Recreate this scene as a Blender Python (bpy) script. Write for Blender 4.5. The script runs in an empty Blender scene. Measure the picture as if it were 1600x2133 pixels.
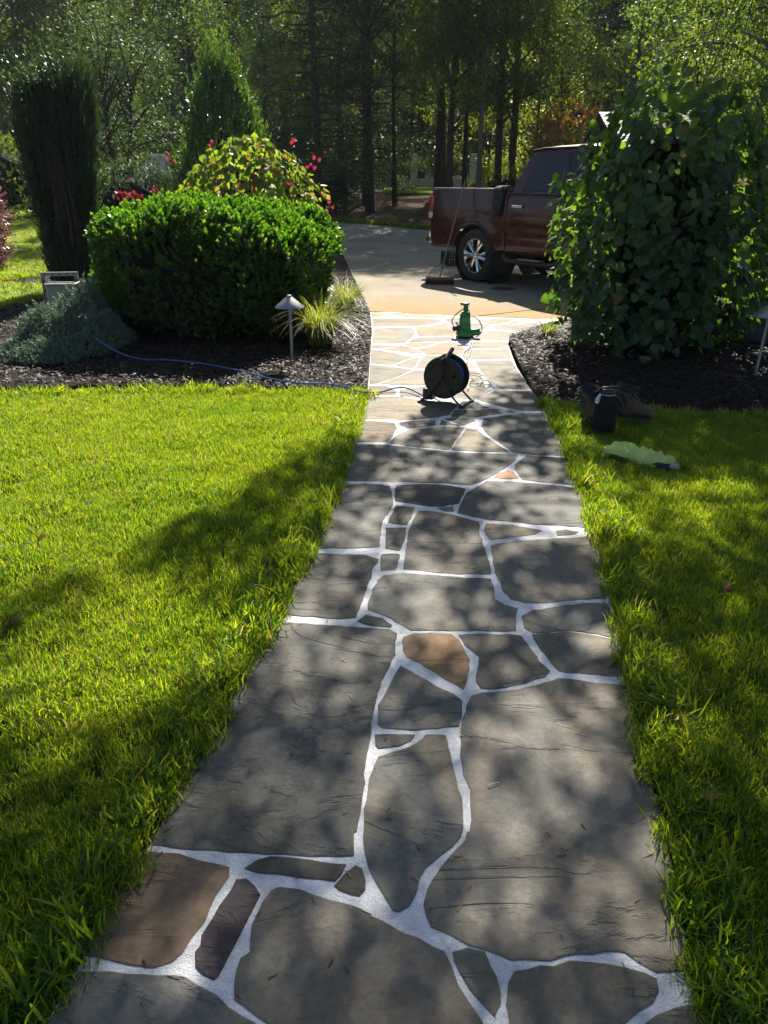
import bpy, bmesh, math, random
import numpy as np
from mathutils import Vector, Matrix, noise

SC = bpy.context.scene
COL = SC.collection
R = math.radians
random.seed(7)
RNG = np.random.default_rng(11)

# ------------------------------------------------------------------ camera
CAM_H, PITCH, FPX = 1.6, math.atan((1066.5 - 370) / 1603.0), 1603.0
cam = bpy.data.cameras.new('camera'); cam.sensor_fit = 'VERTICAL'; cam.sensor_height = 34.6
cam.lens = 34.6 * FPX / 2133.0; cam.clip_start = 0.05; cam.clip_end = 2000
camo = bpy.data.objects.new('camera', cam); COL.objects.link(camo)
camo.location = (0, 0, CAM_H); camo.rotation_euler = (math.pi / 2 - PITCH, 0, 0)
SC.camera = camo
# ------------------------------------------------------------------ sky, sun, exposure
SUN_EL, SUN_AZ = R(40), R(7.5)              # azimuth measured from +Y towards +X
world = bpy.data.worlds.new('World'); SC.world = world; world.use_nodes = True
wn = world.node_tree.nodes; wl = world.node_tree.links
sky = wn.new('ShaderNodeTexSky'); sky.sky_type = 'NISHITA'; sky.sun_disc = False
sky.sun_elevation = SUN_EL; sky.sun_rotation = SUN_AZ; sky.air_density = 1.0; sky.dust_density = 1.2
wn['Background'].inputs['Strength'].default_value = 0.05
wl.new(sky.outputs[0], wn['Background'].inputs['Color'])
sun = bpy.data.lights.new('sun', 'SUN'); sun.energy = 5.0; sun.angle = R(0.55); sun.color = (1.0, 0.92, 0.79)
suno = bpy.data.objects.new('sun', sun); COL.objects.link(suno); suno.location = (3, 20, 25)
SUND = Vector((math.sin(SUN_AZ) * math.cos(SUN_EL), math.cos(SUN_AZ) * math.cos(SUN_EL), math.sin(SUN_EL)))
suno.rotation_euler = SUND.to_track_quat('Z', 'Y').to_euler()
SC.view_settings.view_transform = 'Standard'; SC.view_settings.look = 'None'
SC.view_settings.exposure = 1.28; SC.view_settings.gamma = 1.0
SC.render.engine = 'CYCLES'
SC.cycles.use_denoising = True
SC.cycles.max_bounces = 5; SC.cycles.diffuse_bounces = 3; SC.cycles.glossy_bounces = 3
SC.cycles.transmission_bounces = 4; SC.cycles.transparent_max_bounces = 6
SC.cycles.caustics_reflective = False; SC.cycles.caustics_refractive = False
SC.cycles.sample_clamp_indirect = 6.0

# ------------------------------------------------------------------ helpers: measuring
CP, SP = math.cos(PITCH), math.sin(PITCH)
def ray(px, py):
    u = (px - 800) / FPX; v = (py - 1066.5) / FPX
    return Vector((u, CP - v * SP, -(v * CP + SP)))
def G(px, py, z=0.0):
    "ground point measured in the photograph"
    d = ray(px, py); t = (z - CAM_H) / d.z
    return Vector((d.x * t, d.y * t, z))
def A(px, py, Y):
    "point at distance Y measured in the photograph"
    d = ray(px, py); t = Y / d.y
    return Vector((d.x * t, Y, CAM_H + d.z * t))
def to_px(x, y, z=0.0):
    t = y * CP + (CAM_H - z) * SP
    v = ((CAM_H - z) * CP - y * SP) / t
    return 800 + FPX * x / t, 1066.5 + FPX * v
def ss(a, b, x):
    t = min(1.0, max(0.0, (x - a) / (b - a))); return t * t * (3 - 2 * t)
def terrain(x, y):
    "the ground is flat by the walk and rises gently towards the wood"
    h = 0.0
    if y > 18: h = 0.034 * (y - 18) * ss(18, 26, y)
    return min(h, 3.0)
# ------------------------------------------------------------------ helpers: objects
def tag(o, label=None, cat=None, group=None, kind=None):
    if label: o['label'] = label
    if cat: o['category'] = cat
    if group: o['group'] = group
    if kind: o['kind'] = kind
    return o
def thing(name, label, cat, loc=(0, 0, 0), rz=0.0, group=None):
    o = bpy.data.objects.new(name, None); COL.objects.link(o); o.empty_display_size = 0.2
    o.location = loc; o.rotation_euler = (0, 0, rz)
    return tag(o, label, cat, group)
def link(name, me, mat=None, parent=None, smooth=False):
    o = bpy.data.objects.new(name, me); COL.objects.link(o)
    if mat is not None:
        me.materials.clear(); me.materials.append(mat)
    if parent is not None: o.parent = parent
    if smooth: me.polygons.foreach_set('use_smooth', [True] * len(me.polygons))
    return o
def mesh_np(name, V, F, rnd=None):
    "V (n,3), F (m,k) arrays; rnd: per-vertex float attribute"
    V = np.asarray(V, np.float32); F = np.asarray(F, np.int32)
    me = bpy.data.meshes.new(name)
    m, k = F.shape
    me.vertices.add(len(V)); me.vertices.foreach_set('co', V.ravel())
    me.loops.add(m * k); me.loops.foreach_set('vertex_index', F.ravel())
    me.polygons.add(m); me.polygons.foreach_set('loop_start', np.arange(0, m * k, k, dtype=np.int32))
    me.update(calc_edges=True)
    if rnd is not None:
        a = me.attributes.new('rnd', 'FLOAT', 'POINT'); a.data.foreach_set('value', np.asarray(rnd, np.float32))
    return me
def mesh_pd(name, V, F):
    me = bpy.data.meshes.new(name); me.from_pydata([tuple(v) for v in V], [], F); me.update(); return me
class MB:
    "collects shapes for ONE part"
    def __init__(s): s.V = []; s.F = []
    def add(s, V, F):
        n = len(s.V); s.V += [tuple(v) for v in V]; s.F += [tuple(i + n for i in f) for f in F]; return s
    def box(s, c, size, rot=None, taper=1.0, bev=0.0):
        sx, sy, sz = [q / 2 for q in size]
        if bev <= 0:
            P = [Vector((x * sx * (taper if z > 0 else 1), y * sy * (taper if z > 0 else 1), z * sz)) for z in (-1, 1) for y in (-1, 1) for x in (-1, 1)]
            F = [(0, 2, 3, 1), (4, 5, 7, 6), (0, 1, 5, 4), (2, 6, 7, 3), (0, 4, 6, 2), (1, 3, 7, 5)]
        else:
            bm = bmesh.new(); bmesh.ops.create_cube(bm, size=1)
            for v in bm.verts:
                k = taper if v.co.z > 0 else 1
                v.co = Vector((v.co.x * 2 * sx * k, v.co.y * 2 * sy * k, v.co.z * 2 * sz))
            bmesh.ops.bevel(bm, geom=list(bm.edges), offset=bev, segments=2, profile=0.5, affect='EDGES')
            bm.verts.index_update()
            P = [v.co.copy() for v in bm.verts]; F = [tuple(v.index for v in f.verts) for f in bm.faces]; bm.free()
        M = rot.to_matrix() if rot is not None and hasattr(rot, 'to_matrix') else (rot if rot is not None else Matrix.Identity(3))
        return s.add([M @ p + Vector(c) for p in P], F)
    def tube(s, pts, rad, seg=8, cap=True):
        pts = [Vector(p) for p in pts]; n = len(pts)
        if not hasattr(rad, '__len__'): rad = [rad] * n
        V = []; F = []; up = None
        for i, p in enumerate(pts):
            d = (pts[min(i + 1, n - 1)] - pts[max(i - 1, 0)])
            if d.length < 1e-9: d = Vector((0, 0, 1))
            d.normalize()
            if up is None:
                up = Vector((0, 0, 1)) if abs(d.z) < 0.9 else Vector((1, 0, 0))
            a = d.cross(up)
            if a.length < 1e-4: a = d.cross(Vector((0.3, 1, 0.2)))
            a.normalize(); b = a.cross(d).normalized(); up = b
            for k in range(seg):
                t = 2 * math.pi * k / seg
                V.append(p + (a * math.cos(t) + b * math.sin(t)) * rad[i])
        for i in range(n - 1):
            for k in range(seg):
                k2 = (k + 1) % seg
                F.append((i * seg + k, i * seg + k2, (i + 1) * seg + k2, (i + 1) * seg + k))
        if cap: F += [tuple(range(seg))[::-1], tuple((n - 1) * seg + k for k in range(seg))]
        return s.add(V, F)
    def lathe(s, prof, c=(0, 0, 0), seg=24, rot=None, cap=False):
        "profile of (radius, height) about the local Z axis"
        V = []; F = []; n = len(prof)
        for r, h in prof:
            for k in range(seg):
                t = 2 * math.pi * k / seg; V.append(Vector((r * math.cos(t), r * math.sin(t), h)))
        for i in range(n - 1):
            for k in range(seg):
                k2 = (k + 1) % seg; F.append((i * seg + k, i * seg + k2, (i + 1) * seg + k2, (i + 1) * seg + k))
        if cap: F += [tuple(range(seg))[::-1], tuple((n - 1) * seg + k for k in range(seg))]
        M = rot if rot is not None else Matrix.Identity(3)
        return s.add([M @ v + Vector(c) for v in V], F)
    def prism(s, poly, a, b, M=None):
        "2D polygon in local XZ extruded along Y from a to b"
        n = len(poly)
        V = [Vector((p[0], a, p[1])) for p in poly] + [Vector((p[0], b, p[1])) for p in poly]
        F = [tuple(range(n))[::-1], tuple(range(n, 2 * n))] + [(i, (i + 1) % n, n + (i + 1) % n, n + i) for i in range(n)]
        if M is not None: V = [M @ v for v in V]
        return s.add(V, F)
    def build(s, name, mat, parent=None, smooth=False, bevel=0.0, loc=None):
        me = mesh_pd(name, s.V, s.F)
        bm = bmesh.new(); bm.from_mesh(me); bmesh.ops.recalc_face_normals(bm, faces=bm.faces); bm.to_mesh(me); bm.free()
        o = link(name, me, mat, parent, smooth)
        if smooth:
            m = o.modifiers.new('wn', 'WEIGHTED_NORMAL') if False else None
            try: me.set_sharp_from_angle(angle=R(40))
            except Exception: pass
        if bevel > 0:
            b = o.modifiers.new('bevel', 'BEVEL'); b.width = bevel; b.segments = 2; b.limit_method = 'ANGLE'; b.angle_limit = R(35)
        if loc is not None: o.location = loc
        return o
def rotz(a): return Matrix.Rotation(a, 3, 'Z')
def rotx(a): return Matrix.Rotation(a, 3, 'X')
def roty(a): return Matrix.Rotation(a, 3, 'Y')
def catmull(P, n=8):
    P = [Vector(p) for p in P]; out = []
    for i in range(len(P) - 1):
        a = P[max(i - 1, 0)]; b = P[i]; c = P[i + 1]; d = P[min(i + 2, len(P) - 1)]
        for k in range(n):
            t = k / n
            out.append(0.5 * ((2 * b) + (c - a) * t + (2 * a - 5 * b + 4 * c - d) * t * t + (3 * b - a - 3 * c + d) * t ** 3))
    out.append(P[-1]); return out

# ------------------------------------------------------------------ materials
def newmat(name):
    m = bpy.data.materials.new(name); m.use_nodes = True
    nt = m.node_tree; b = nt.nodes['Principled BSDF']
    return m, nt, b
def N(nt, typ, **kw):
    n = nt.nodes.new(typ)
    for k, v in kw.items():
        if hasattr(n, k): setattr(n, k, v)
    return n
def setin(n, **kw):
    for k, v in kw.items(): n.inputs[k.replace('_', ' ')].default_value = v
def ramp(nt, stops):
    r = nt.nodes.new('ShaderNodeValToRGB'); e = r.color_ramp.elements
    while len(e) < len(stops): e.new(0.5)
    for i, (p, c) in enumerate(stops):
        e[i].position = p; e[i].color = (c[0], c[1], c[2], 1)
    return r
def plain(name, col, rough=0.5, metal=0.0, spec=0.5, coat=0.0, noise_amt=0.12, scale=30.0, bump=0.0):
    m, nt, b = newmat(name)
    tc = N(nt, 'ShaderNodeTexCoord'); nz = N(nt, 'ShaderNodeTexNoise'); setin(nz, Scale=scale, Detail=5.0)
    nt.links.new(tc.outputs['Object'], nz.inputs['Vector'])
    r = ramp(nt, [(0.3, [c * (1 - noise_amt) for c in col]), (0.7, [min(1, c * (1 + noise_amt)) for c in col])])
    nt.links.new(nz.outputs['Fac'], r.inputs[0]); nt.links.new(r.outputs[0], b.inputs['Base Color'])
    mr = N(nt, 'ShaderNodeMapRange'); setin(mr, To_Min=max(0.02, rough * 0.85), To_Max=min(1, rough * 1.15))
    nt.links.new(nz.outputs['Fac'], mr.inputs['Value']); nt.links.new(mr.outputs[0], b.inputs['Roughness'])
    b.inputs['Metallic'].default_value = metal; b.inputs['Specular IOR Level'].default_value = spec
    b.inputs['Coat Weight'].default_value = coat
    if bump > 0:
        bp = N(nt, 'ShaderNodeBump'); setin(bp, Strength=bump, Distance=0.01)
        nt.links.new(nz.outputs['Fac'], bp.inputs['Height']); nt.links.new(bp.outputs[0], b.inputs['Normal'])
    return m
def leafmat(name, stops, tstops, trans=0.45, rough=0.45, spec=0.4, patch=None):
    "leaf: gloss + diffuse on the face, yellow light through it; colour varies leaf by leaf"
    m, nt, b = newmat(name); L = nt.links
    at = N(nt, 'ShaderNodeAttribute'); at.attribute_name = 'rnd'
    oi = N(nt, 'ShaderNodeObjectInfo')
    ad = N(nt, 'ShaderNodeMath', operation='ADD'); L.new(at.outputs['Fac'], ad.inputs[0])
    ml = N(nt, 'ShaderNodeMath', operation='MULTIPLY_ADD'); L.new(oi.outputs['Random'], ml.inputs[0]); ml.inputs[1].default_value = 0.3; ml.inputs[2].default_value = -0.15
    L.new(ml.outputs[0], ad.inputs[1])
    fac = ad.outputs[0]
    if patch:
        ge = N(nt, 'ShaderNodeNewGeometry'); nz = N(nt, 'ShaderNodeTexNoise'); setin(nz, Scale=patch[0], Detail=3.0)
        L.new(ge.outputs['Position'], nz.inputs['Vector'])
        m2 = N(nt, 'ShaderNodeMath', operation='MULTIPLY_ADD'); L.new(nz.outputs['Fac'], m2.inputs[0]); m2.inputs[1].default_value = patch[1]; m2.inputs[2].default_value = -patch[1] / 2
        a2 = N(nt, 'ShaderNodeMath', operation='ADD'); L.new(fac, a2.inputs[0]); L.new(m2.outputs[0], a2.inputs[1]); fac = a2.outputs[0]
    r1 = ramp(nt, stops); r2 = ramp(nt, tstops)
    L.new(fac, r1.inputs[0]); L.new(fac, r2.inputs[0])
    L.new(r1.outputs[0], b.inputs['Base Color'])
    b.inputs['Roughness'].default_value = rough; b.inputs['Specular IOR Level'].default_value = spec
    tr = N(nt, 'ShaderNodeBsdfTranslucent'); L.new(r2.outputs[0], tr.inputs['Color'])
    mx = N(nt, 'ShaderNodeMixShader'); mx.inputs[0].default_value = trans
    L.new(b.outputs[0], mx.inputs[1]); L.new(tr.outputs[0], mx.inputs[2])
    L.new(mx.outputs[0], nt.nodes['Material Output'].inputs['Surface'])
    return m
def barkmat(name, c1, c2, scale=6.0):
    m, nt, b = newmat(name); L = nt.links
    tc = N(nt, 'ShaderNodeTexCoord'); mp = N(nt, 'ShaderNodeMapping'); mp.inputs['Scale'].default_value = (1, 1, 0.18)
    L.new(tc.outputs['Object'], mp.inputs['Vector'])
    nz = N(nt, 'ShaderNodeTexNoise'); setin(nz, Scale=scale * 4, Detail=8.0, Roughness=0.65); L.new(mp.outputs[0], nz.inputs['Vector'])
    r = ramp(nt, [(0.35, c1), (0.65, c2)]); L.new(nz.outputs['Fac'], r.inputs[0]); L.new(r.outputs[0], b.inputs['Base Color'])
    b.inputs['Roughness'].default_value = 0.9; b.inputs['Specular IOR Level'].default_value = 0.2
    bp = N(nt, 'ShaderNodeBump'); setin(bp, Strength=0.8, Distance=0.02); L.new(nz.outputs['Fac'], bp.inputs['Height']); L.new(bp.outputs[0], b.inputs['Normal'])
    return m
def stonemat():
    "natural cleft flagstone: object colour, mottling, ripples, hairline ledges"
    m, nt, b = newmat('flagstone'); L = nt.links
    tc = N(nt, 'ShaderNodeTexCoord'); oi = N(nt, 'ShaderNodeObjectInfo')
    sc = N(nt, 'ShaderNodeVectorMath', operation='SCALE'); cx = N(nt, 'ShaderNodeCombineXYZ')
    L.new(oi.outputs['Random'], cx.inputs[0]); L.new(oi.outputs['Random'], cx.inputs[1]); L.new(oi.outputs['Random'], cx.inputs[2])
    L.new(cx.outputs[0], sc.inputs[0]); sc.inputs['Scale'].default_value = 37.0
    av = N(nt, 'ShaderNodeVectorMath', operation='ADD'); L.new(tc.outputs['Object'], av.inputs[0]); L.new(sc.outputs[0], av.inputs[1])
    big = N(nt, 'ShaderNodeTexNoise'); setin(big, Scale=2.2, Detail=6.0, Roughness=0.6, Distortion=1.0); L.new(av.outputs[0], big.inputs['Vector'])
    fine = N(nt, 'ShaderNodeTexNoise'); setin(fine, Scale=55.0, Detail=8.0, Roughness=0.7); L.new(av.outputs[0], fine.inputs['Vector'])
    mp = N(nt, 'ShaderNodeMapping'); mp.inputs['Scale'].default_value = (0.55, 1.6, 1); L.new(av.outputs[0], mp.inputs['Vector'])
    cl = N(nt, 'ShaderNodeTexNoise'); setin(cl, Scale=2.1, Detail=6.0, Roughness=0.6, Distortion=1.2); L.new(mp.outputs[0], cl.inputs['Vector'])
    # ledges: stepped noise
    st = N(nt, 'ShaderNodeMath', operation='MULTIPLY'); L.new(cl.outputs['Fac'], st.inputs[0]); st.inputs[1].default_value = 5.0
    fl = N(nt, 'ShaderNodeMath', operation='FLOOR'); L.new(st.outputs[0], fl.inputs[0])
    fr = N(nt, 'ShaderNodeMath', operation='FRACT'); L.new(st.outputs[0], fr.inputs[0])
    pw = N(nt, 'ShaderNodeMath', operation='POWER'); L.new(fr.outputs[0], pw.inputs[0]); pw.inputs[1].default_value = 9.0
    led = N(nt, 'ShaderNodeMath', operation='ADD'); L.new(fl.outputs[0], led.inputs[0]); L.new(pw.outputs[0], led.inputs[1])
    hs = N(nt, 'ShaderNodeMath', operation='MULTIPLY'); L.new(led.outputs[0], hs.inputs[0]); hs.inputs[1].default_value = 0.004
    h2 = N(nt, 'ShaderNodeMath', operation='MULTIPLY_ADD'); L.new(fine.outputs['Fac'], h2.inputs[0]); h2.inputs[1].default_value = 0.0022; L.new(hs.outputs[0], h2.inputs[2])
    h3 = N(nt, 'ShaderNodeMath', operation='MULTIPLY_ADD'); L.new(big.outputs['Fac'], h3.inputs[0]); h3.inputs[1].default_value = 0.012; L.new(h2.outputs[0], h3.inputs[2])
    bp = N(nt, 'ShaderNodeBump'); setin(bp, Strength=1.0, Distance=1.0); L.new(h3.outputs[0], bp.inputs['Height']); L.new(bp.outputs[0], b.inputs['Normal'])
    r = ramp(nt, [(0.28, (0.66, 0.68, 0.70)), (0.45, (0.95, 0.97, 0.95)), (0.58, (1.12, 1.04, 0.92)), (0.72, (1.5, 1.22, 0.88))]); L.new(big.outputs['Fac'], r.inputs[0])
    mu = N(nt, 'ShaderNodeMix', data_type='RGBA', blend_type='MULTIPLY'); mu.inputs[0].default_value = 1.0
    L.new(oi.outputs['Color'], mu.inputs[6]); L.new(r.outputs[0], mu.inputs[7])
    r2 = ramp(nt, [(0.3, (0.72, 0.72, 0.72)), (0.7, (1.22, 1.2, 1.18))]); L.new(fine.outputs['Fac'], r2.inputs[0])
    mu2 = N(nt, 'ShaderNodeMix', data_type='RGBA', blend_type='MULTIPLY'); mu2.inputs[0].default_value = 1.0
    L.new(mu.outputs[2], mu2.inputs[6]); L.new(r2.outputs[0], mu2.inputs[7])
    # pale mineral bloom
    bl = N(nt, 'ShaderNodeTexNoise'); setin(bl, Scale=7.0, Detail=6.0, Roughness=0.7); L.new(av.outputs[0], bl.inputs['Vector'])
    rb = ramp(nt, [(0.56, (0, 0, 0)), (0.8, (0.5, 0.5, 0.5))]); L.new(bl.outputs['Fac'], rb.inputs[0])
    mu3 = N(nt, 'ShaderNodeMix', data_type='RGBA'); L.new(rb.outputs[0], mu3.inputs[0]); L.new(mu2.outputs[2], mu3.inputs[6]); mu3.inputs[7].default_value = (0.3, 0.28, 0.25, 1)
    rc_ = ramp(nt, [(0.0, (0.42, 0.42, 0.42)), (0.035, (0.8, 0.8, 0.8)), (0.07, (1, 1, 1))]); L.new(fr.outputs[0], rc_.inputs[0])
    rk = ramp(nt, [(0.45, (0, 0, 0)), (0.55, (1, 1, 1))]); L.new(bl.outputs['Fac'], rk.inputs[0])
    mu4 = N(nt, 'ShaderNodeMix', data_type='RGBA', blend_type='MULTIPLY'); L.new(rk.outputs[0], mu4.inputs[0]); L.new(mu3.outputs[2], mu4.inputs[6]); L.new(rc_.outputs[0], mu4.inputs[7])
    L.new(mu4.outputs[2], b.inputs['Base Color'])
    mr = N(nt, 'ShaderNodeMapRange'); setin(mr, To_Min=0.60, To_Max=0.82); L.new(cl.outputs['Fac'], mr.inputs['Value']); L.new(mr.outputs[0], b.inputs['Roughness'])
    b.inputs['Specular IOR Level'].default_value = 0.3
    return m
def mortarmat():
    m, nt, b = newmat('mortar'); L = nt.links
    tc = N(nt, 'ShaderNodeTexCoord')
    n1 = N(nt, 'ShaderNodeTexNoise'); setin(n1, Scale=9.0, Detail=8.0, Roughness=0.75, Distortion=0.5); L.new(tc.outputs['Object'], n1.inputs['Vector'])
    n2 = N(nt, 'ShaderNodeTexNoise'); setin(n2, Scale=260.0, Detail=3.0); L.new(tc.outputs['Object'], n2.inputs['Vector'])
    r = ramp(nt, [(0.28, (0.26, 0.25, 0.24)), (0.38, (0.54, 0.55, 0.57)), (0.52, (0.70, 0.71, 0.74)), (0.7, (0.84, 0.85, 0.86))]); L.new(n1.outputs['Fac'], r.inputs[0])
    r2 = ramp(nt, [(0.35, (0.82, 0.82, 0.82)), (0.6, (1, 1, 1))]); L.new(n2.outputs['Fac'], r2.inputs[0])
    mu = N(nt, 'ShaderNodeMix', data_type='RGBA', blend_type='MULTIPLY'); mu.inputs[0].default_value = 1; L.new(r.outputs[0], mu.inputs[6]); L.new(r2.outputs[0], mu.inputs[7])
    L.new(mu.outputs[2], b.inputs['Base Color']); b.inputs['Roughness'].default_value = 0.75; b.inputs['Specular IOR Level'].default_value = 0.2
    bp = N(nt, 'ShaderNodeBump'); setin(bp, Strength=0.7, Distance=0.004); L.new(n2.outputs['Fac'], bp.inputs['Height'])
    bp2 = N(nt, 'ShaderNodeBump'); setin(bp2, Strength=0.6, Distance=0.02); L.new(n1.outputs['Fac'], bp2.inputs['Height']); L.new(bp.outputs[0], bp2.inputs['Normal'])
    L.new(bp2.outputs[0], b.inputs['Normal'])
    return m
def groundmat(name, stops, scale, bump=0.02, rough=0.95):
    m, nt, b = newmat(name); L = nt.links
    ge = N(nt, 'ShaderNodeNewGeometry')
    n1 = N(nt, 'ShaderNodeTexNoise'); setin(n1, Scale=scale, Detail=9.0, Roughness=0.72); L.new(ge.outputs['Position'], n1.inputs['Vector'])
    r = ramp(nt, stops); L.new(n1.outputs['Fac'], r.inputs[0]); L.new(r.outputs[0], b.inputs['Base Color'])
    b.inputs['Roughness'].default_value = rough; b.inputs['Specular IOR Level'].default_value = 0.2
    bp = N(nt, 'ShaderNodeBump'); setin(bp, Strength=1.0, Distance=bump); L.new(n1.outputs['Fac'], bp.inputs['Height']); L.new(bp.outputs[0], b.inputs['Normal'])
    return m
def concretemat():
    "driveway: grey-buff concrete with rust-coloured stain where it meets the stone walk"
    m, nt, b = newmat('driveway_concrete'); L = nt.links
    ge = N(nt, 'ShaderNodeNewGeometry')
    n1 = N(nt, 'ShaderNodeTexNoise'); setin(n1, Scale=0.9, Detail=8.0, Roughness=0.6); L.new(ge.outputs['Position'], n1.inputs['Vector'])
    n2 = N(nt, 'ShaderNodeTexNoise'); setin(n2, Scale=40.0, Detail=5.0); L.new(ge.outputs['Position'], n2.inputs['Vector'])
    r = ramp(nt, [(0.25, (0.20, 0.18, 0.145)), (0.4, (0.26, 0.232, 0.18)), (0.7, (0.34, 0.30, 0.225))]); L.new(n1.outputs['Fac'], r.inputs[0])
    r2 = ramp(nt, [(0.3, (0.85, 0.85, 0.85)), (0.7, (1.1, 1.1, 1.1))]); L.new(n2.outputs['Fac'], r2.inputs[0])
    mu = N(nt, 'ShaderNodeMix', data_type='RGBA', blend_type='MULTIPLY'); mu.inputs[0].default_value = 1; L.new(r.outputs[0], mu.inputs[6]); L.new(r2.outputs[0], mu.inputs[7])
    sp = N(nt, 'ShaderNodeSeparateXYZ'); L.new(ge.outputs['Position'], sp.inputs[0])
    n3 = N(nt, 'ShaderNodeTexNoise'); setin(n3, Scale=1.6, Detail=6.0, Roughness=0.65); L.new(ge.outputs['Position'], n3.inputs['Vector'])
    # distance in front of the walk's end, wobbled
    y1 = N(nt, 'ShaderNodeMath', operation='MULTIPLY_ADD'); L.new(n3.outputs['Fac'], y1.inputs[0]); y1.inputs[1].default_value = -2.4; L.new(sp.outputs[1], y1.inputs[2])
    xk = N(nt, 'ShaderNodeMath', operation='MULTIPLY_ADD'); L.new(sp.outputs[0], xk.inputs[0]); xk.inputs[1].default_value = 0.38; L.new(y1.outputs[0], xk.inputs[2])
    mr = N(nt, 'ShaderNodeMapRange'); setin(mr, From_Min=8.75, From_Max=11.0, To_Min=1.0, To_Max=0.0); mr.clamp = True; L.new(xk.outputs[0], mr.inputs['Value'])
    mx = N(nt, 'ShaderNodeMix', data_type='RGBA'); L.new(mr.outputs[0], mx.inputs[0]); L.new(mu.outputs[2], mx.inputs[6]); mx.inputs[7].default_value = (0.32, 0.20, 0.065, 1)
    L.new(mx.outputs[2], b.inputs['Base Color']); b.inputs['Roughness'].default_value = 0.85; b.inputs['Specular IOR Level'].default_value = 0.12
    bp = N(nt, 'ShaderNodeBump'); setin(bp, Strength=0.4, Distance=0.004); L.new(n2.outputs['Fac'], bp.inputs['Height']); L.new(bp.outputs[0], b.inputs['Normal'])
    return m

M = {}
M['stone'] = stonemat(); M['mortar'] = mortarmat(); M['concrete'] = concretemat()
M['litter'] = groundmat('leaf_litter', [(0.25, (0.03, 0.02, 0.012)), (0.5, (0.10, 0.065, 0.035)), (0.75, (0.22, 0.15, 0.09))], 6.0, 0.05)
M['soil'] = groundmat('lawn_soil', [(0.3, (0.02, 0.03, 0.008)), (0.7, (0.05, 0.07, 0.015))], 20.0, 0.02)
M['turf'] = groundmat('far_turf', [(0.3, (0.12, 0.20, 0.008)), (0.7, (0.24, 0.32, 0.015))], 14.0, 0.08)
M['mulch_bed'] = groundmat('mulch_bed', [(0.3, (0.008, 0.006, 0.006)), (0.7, (0.035, 0.026, 0.024))], 45.0, 0.03)
M['chip'] = leafmat('mulch_chip', [(0.0, (0.008, 0.005, 0.004)), (0.7, (0.022, 0.015, 0.012)), (1.0, (0.06, 0.042, 0.032))], [(0, (0.02, 0.015, 0.01)), (1, (0.02, 0.015, 0.01))], 0.03, 0.6, 0.22)
M['grass'] = leafmat('grass_blade', [(0.0, (0.012, 0.045, 0.014)), (0.55, (0.028, 0.090, 0.018)), (0.85, (0.06, 0.13, 0.018)), (1.0, (0.26, 0.21, 0.08))],
                     [(0.0, (0.15, 0.40, 0.02)), (0.5, (0.43, 0.60, 0.012)), (0.9, (0.68, 0.70, 0.015)), (1.0, (0.6, 0.5, 0.12))], 0.52, 0.42, 0.35, patch=(1.3, 0.7))
M['bark'] = barkmat('bark', (0.02, 0.016, 0.013), (0.09, 0.075, 0.062))
M['bark_pale'] = barkmat('bark_pale', (0.07, 0.062, 0.052), (0.2, 0.18, 0.155))
M['twig'] = barkmat('twig', (0.05, 0.03, 0.02), (0.14, 0.09, 0.06), 14)
# ================================================================== THE SETTING
from mathutils.geometry import delaunay_2d_cdt
def inside(poly, X, Y):
    poly = np.asarray(poly, float); c = np.zeros(len(X), bool); j = len(poly) - 1
    for i in range(len(poly)):
        xi, yi = poly[i]; xj, yj = poly[j]
        with np.errstate(divide='ignore', invalid='ignore'):
            c ^= ((yi > Y) != (yj > Y)) & (X < (xj - xi) * (Y - yi) / (yj - yi + 1e-12) + xi)
        j = i
    return c
def sheet(name, poly, zf, mat, step=0.3, kind='structure', skirt=0.0, parent=None):
    "a ground sheet filling an outline, its height given by zf(x, y)"
    n = len(poly); P = [Vector((p[0], p[1])) for p in poly]
    xs = [p.x for p in P]; ys = [p.y for p in P]
    gx, gy = np.meshgrid(np.arange(min(xs), max(xs), step), np.arange(min(ys), max(ys), step))
    gx = gx.ravel(); gy = gy.ravel(); k = inside([(p.x, p.y) for p in P], gx, gy)
    V = P + [Vector((a, b)) for a, b in zip(gx[k], gy[k])]
    E = [(i, (i + 1) % n) for i in range(n)]
    vo, eo, fo, _, _, _ = delaunay_2d_cdt(V, E, [], 1, 1e-4)
    me = mesh_pd(name, [(v.x, v.y, zf(v.x, v.y)) for v in vo], [tuple(f) for f in fo])
    bm = bmesh.new(); bm.from_mesh(me); bmesh.ops.recalc_face_normals(bm, faces=bm.faces)
    if sum(f.normal.z for f in bm.faces) < 0: bmesh.ops.reverse_faces(bm, faces=bm.faces)
    bm.to_mesh(me); bm.free()
    o = link(name, me, mat, parent, smooth=True)
    if kind: o['kind'] = kind
    return o
# ---- ground: one sheet to the horizon
gxs = np.concatenate([np.linspace(-400, -40, 19)[:-1], np.linspace(-40, 40, 41), np.linspace(40, 400, 19)[1:]])
gys = np.concatenate([np.linspace(-200, -4, 9)[:-1], np.linspace(-4, 76, 41), np.linspace(76, 500, 16)[1:]])
GX, GY = np.meshgrid(gxs, gys)
GV = np.stack([GX.ravel(), GY.ravel(), np.array([terrain(a, b) for a, b in zip(GX.ravel(), GY.ravel())]) - 0.06], 1)
nx = len(gxs); GF = [(j * nx + i, j * nx + i + 1, (j + 1) * nx + i + 1, (j + 1) * nx + i) for j in range(len(gys) - 1) for i in range(nx - 1)]
tag(link('ground', mesh_np('ground', GV, GF), M['litter'], smooth=True), kind='structure')

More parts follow.
